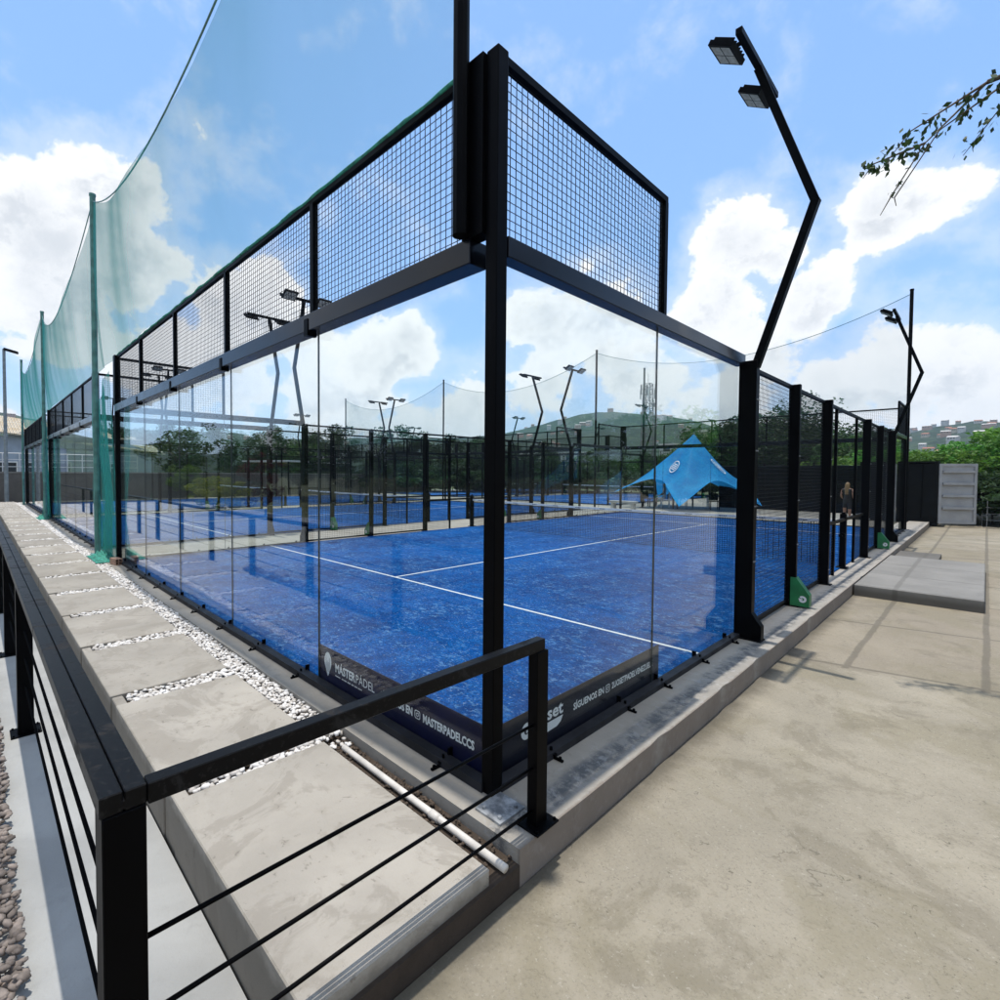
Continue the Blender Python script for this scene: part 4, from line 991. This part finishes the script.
# ------------------------------------------------------------------ left background
t = empty('stone_wall', (-39,-14,-.5), 0, 'dark stone wall closing the end of the path on the left', 'wall')
b = MB(); b.box(0,.4,0,46,0,2.15); b.build('masonry', M['stone'], t); b = MB(); b.box(-.04,.44,0,46,2.15,2.24); b.build('coping', M['landing'], t)
t = empty('street_lamp', (-37.9,-.72,-.3), 0, 'tall slim grey lamp post at the end of the path, left edge', 'street lamp')
b = MB(); b.tube([(0,0,0),(0,0,4.5),(0,0,9.2)], [.11,.09,.075], 10); b.box(-.2,.2,-.2,.2,0,.02); b.build('pole', M['greypole'], t)
b = MB(); b.bar((0,0,9.2),(.1,.62,9.05), .34, .12); b.build('lamp_head', M['steel'], t)
t = empty('white_stand', (-40.2,-4,1.6), 0, 'white tubular railing standing above the dark stone wall', 'railing')
for i in range(14): b = MB(); b.tube([(0,i*.8,0),(0,i*.8,1.3)], .03, 6); b.build('upright', M['white'], t)
for z in (.45,.9,1.3): b = MB(); b.tube([(0,0,z),(0,10.4,z)], .028, 6); b.build('rail', M['white'], t)
t = empty('low_house', (-48,-3.2,-.5), 0, 'long low house with tan corrugated roof and blue grey gable on the left', 'house')
b = MB(); b.box(-8,0,0,12.4,0,4.0); b.prism([(0,4.0),(12.4,4.0),(6.2,6.0)], 'x', -.35, -.02); b.build('wall', M['bluegrey'], t)
b = MB(); b.add([(.5,-.5,5.4),(.5,13.2,3.75),(-9,13.2,5.6),(-9,-.5,7.4),(.5,-.5,5.5),(.5,13.2,3.87),(-9,13.2,5.72),(-9,-.5,7.5)], [(3,2,1,0),(4,5,6,7),(0,1,5,4),(1,2,6,5),(2,3,7,6),(3,0,4,7)]); b.build('roof', M['roof'], t)
for y in (2,5.2,8.4):
    b = MB(); b.box(.0,.05,y,y+1.5,1.8,3.0); wf = b.build('window', M['white'], t); b = MB(); b.box(.05,.07,y+.1,y+1.4,1.9,2.9); b.build('pane', M['pane'], wf)
t = empty('parked_van', (-44,3.0,-.4), R(90), 'white van parked behind the dark stone wall', 'van') if False else None
# white canopy roofs far behind the third court
for i, (x, y, wd) in enumerate(((-41,17,5.0),(-44,23.5,4.0))):
    t = empty('shade_canopy', (x,y,-.46), R(25), ('long' if i == 0 else 'short')+' white flat canopy on posts behind the courts to the left', 'canopy')
    b = MB(); b.box(-wd/2,wd/2,-1.3,1.3,3.15,3.28); b.build('roof', M['white'], t)
    for sx in (-1,1):
        for sy in (-1,1): b = MB(); b.box(sx*(wd/2-.2)-.04,sx*(wd/2-.2)+.04,sy*1.1-.04,sy*1.1+.04,0,3.15); b.build('post', M['steel'], t)

# ------------------------------------------------------------------ telecom tower, blocks, hills, houses
t = empty('telecom_tower', (-56,118,-.4), 0, 'lattice telecom tower with antennas on its top', 'tower')
b = MB(); H = 24.5
cor = [(-1,-1),(1,-1),(1,1),(-1,1)]
def hw(z): return 1.35-.55*z/H
for cx_, cy_ in cor: b.bar((cx_*hw(0),cy_*hw(0),0),(cx_*hw(H),cy_*hw(H),H), .16, .16)
nb = 12
for i in range(nb):
    z0_, z1_ = H*i/nb, H*(i+1)/nb
    for k in range(4):
        a, c = cor[k], cor[(k+1)%4]
        b.bar((a[0]*hw(z0_),a[1]*hw(z0_),z0_),(c[0]*hw(z1_),c[1]*hw(z1_),z1_), .09, .09); b.bar((c[0]*hw(z0_),c[1]*hw(z0_),z0_),(a[0]*hw(z1_),a[1]*hw(z1_),z1_), .09, .09); b.bar((a[0]*hw(z1_),a[1]*hw(z1_),z1_),(c[0]*hw(z1_),c[1]*hw(z1_),z1_), .09, .09)
b.build('lattice', M['lattice'], t)
for k in range(6):
    a = k*math.pi/3; b = MB(); b.box(-.18,.18,-.1,.1,0,2.3); o = b.build('antenna', M['white'] if k % 2 else M['lattice'], t); o.location = (1.9*math.cos(a),1.9*math.sin(a),H-2.6-(k%2)*1.0); o.rotation_euler = (0,0,a+math.pi/2)
b = MB()
for k in range(6): a = k*math.pi/3; b.bar((0,0,H-1.4-(k%2)),(1.9*math.cos(a),1.9*math.sin(a),H-1.4-(k%2)), .08, .08)
b.build('arm', M['lattice'], t); b = MB(); b.tube([(0,0,H),(0,0,H+2.4)], .05, 6); b.build('rod', M['lattice'], t)
t = empty('signal_mast', (-40.5,88,-.4), 0, 'thin dark pole mast standing to the right of the lattice tower', 'mast')
b = MB(); b.tube([(0,0,0),(0,0,15.8)], [.16,.10], 8); b.box(-.25,.25,-.1,.1,14.6,15.3); b.build('pole', M['lattice'], t)
def block(loc, rz, w_, d_, floors, wm, label, roofm='pale', cat='building'):
    t = empty('apartment_block', loc, rz, label, cat); Hh = floors*3.0
    b = MB(); b.box(-w_/2,w_/2,-d_/2,d_/2,0,Hh); b.build('wall', M[wm], t)
    b = MB(); b.box(-w_/2-.3,w_/2+.3,-d_/2-.3,d_/2+.3,Hh,Hh+.5); b.build('roof', M[roofm], t)
    n = max(2,int(w_/3.2))
    for f in range(floors):
        for i in range(n):
            x = -w_/2+(i+.5)*w_/n
            b = MB(); b.box(x-.95,x+.95,-d_/2-.06,-d_/2-.003,f*3+.9,f*3+2.4); b.build('window', M['pane'], t)
        b = MB(); b.box(-w_/2,w_/2,-d_/2-.5,-d_/2-.07,f*3+2.75,f*3+2.95); b.build('slab_edge', M['pale'], t)
    return t
block((-57,158,-.4), R(20), 13, 9, 5, 'cream', 'cream apartment block on the skyline right of the blue tent')
block((-70,168,-.4), R(15), 9, 9, 4, 'pale', 'pale apartment block on the skyline left of the cream one')
block((-34.6,133,-.4), R(16), 7, 7, 4, 'orange', 'orange apartment block between the dark columns of the side fence')
block((-100,140,-.4), R(35), 22, 9, 3, 'pale', 'long pale building low behind the trees left of the tower')
block((-132,150,-.4), R(40), 16, 9, 3, 'pink', 'pink building low behind the trees further left of the tower')
ridge = [(-9000,440),(-300,436),(-60,425),(0,418),(30,424),(70,434),(130,432),(230,437),(330,441),(420,441),(480,437),(540,429),(580,418),(620,414),(660,416),(700,424),(740,434),(800,432),(860,433),(905,434),(940,428),(975,421),(1000,423),(1100,420),(1500,428),(9000,436)]
def ridge_h(az):
    # az measured to the right of the view axis
    if abs(az) > 1.4: return .085+.02*math.sin(az*5)
    u = 456+506*math.tan(az)
    for (a, va), (c, vc) in zip(ridge, ridge[1:]):
        if a <= u <= c: v = va+(vc-va)*(u-a)/(c-a); break
    return (474-v)/506*math.cos(az)
def hill_height(az, r):
    t_ = min(1,max(0,(r-230)/620)); s = t_*t_*(3-2*t_)
    back = 1-.25*max(0,(r-850)/600)
    x, y = CAM.x+r*math.sin(az), CAM.y+r*math.cos(az)
    nz_ = mnoise.fractal(Vector((x*.006,y*.006,2.0)), 1.0, 2.0, 6)
    return ridge_h(az)*850*s*back + nz_*9*s + 2.2*mnoise.noise(Vector((x*.05,y*.05,1)))*s - .6
base_az = math.atan2(FWD.x, FWD.y)
b = MB(); NA, NR = 420, 34
for i in range(NA):
    az = -math.pi+2*math.pi*i/NA
    for j in range(NR):
        r_ = 170+1330*(j/(NR-1))**1.2
        b.v.append((CAM.x+r_*math.sin(az+base_az), CAM.y+r_*math.cos(az+base_az), hill_height(az, r_)))
for i in range(NA):
    i2 = (i+1)%NA
    for j in range(NR-1): b.f.append((i*NR+j,i2*NR+j,i2*NR+j+1,i*NR+j+1)); b.m.append(0)
tag(b.build('hills', M['hill'], smooth=True), kind='structure')
def house_proto(wm, rm, w_, d_, h_):
    r = empty('hillside_house'); b = MB(); b.box(-w_/2,w_/2,-d_/2,d_/2,-4,h_); b.build('wall', M[wm], r)
    b = MB(); b.add([(-w_/2-.4,-d_/2-.4,h_),(w_/2+.4,-d_/2-.4,h_),(w_/2+.4,d_/2+.4,h_),(-w_/2-.4,d_/2+.4,h_),(-w_/2,0,h_+1.8),(w_/2,0,h_+1.8)], [(0,1,5,4),(2,3,4,5),(1,2,5),(3,0,4),(3,2,1,0)]); b.build('roof', M[rm], r)
    for i in range(3):
        b = MB(); b.box(-w_/2+1+i*(w_-2)/3,-w_/2+1+i*(w_-2)/3+1.4,-d_/2-.05,-d_/2-.002,h_-2.4,h_-1.0); b.build('window', M['pane'], r)
    return r
HP = [house_proto('pale','tile',11,8,6),house_proto('cream','tile',9,8,7),house_proto('pink','pale',13,8,9),house_proto('pale','pale',10,9,11)]
rh = random.Random(5)
zones = [(905,1040,34,'on the hill to the right above the bright trees'),(490,590,24,'on the hill left of the lattice tower'),(600,745,18,'on the hill behind the lattice tower and tent'),(0,40,5,'on the hill at the left edge'),(130,430,10,'on the hill behind the left courts')]
for u0, u1, n_, nm in zones:
    for k in range(n_):
        u = rh.uniform(u0,u1); az = math.atan((u-456)/506); r_ = rh.uniform(430,800)
        x, y = CAM.x+r_*math.sin(az+base_az), CAM.y+r_*math.cos(az+base_az)
        o = place(HP[rh.randrange(4)], (x,y,hill_height(az,r_)-.5), -(az+base_az)+rh.uniform(-.4,.4), f'small distant house {nm}', 'house', f'distant houses {nm}')
        s = rh.uniform(.32,.6); o.scale = (s,s,s)
# woods on the hills, standing out against the sky as one mass

# the air between: one closed box of thin even haze round everything, the sky outside
b = MB(); b.box(-1720,1720,-1720,1720,-1.9,170)
m = N('haze'); v = m.n('ShaderNodeVolumePrincipled'); v.inputs['Color'].default_value = (.72,.88,1,1); v.inputs['Density'].default_value = .0003; v.inputs['Anisotropy'].default_value = .2
m.l(v.outputs[0], m.out.inputs[1]); tag(b.build('haze', m.mat), kind='stuff')
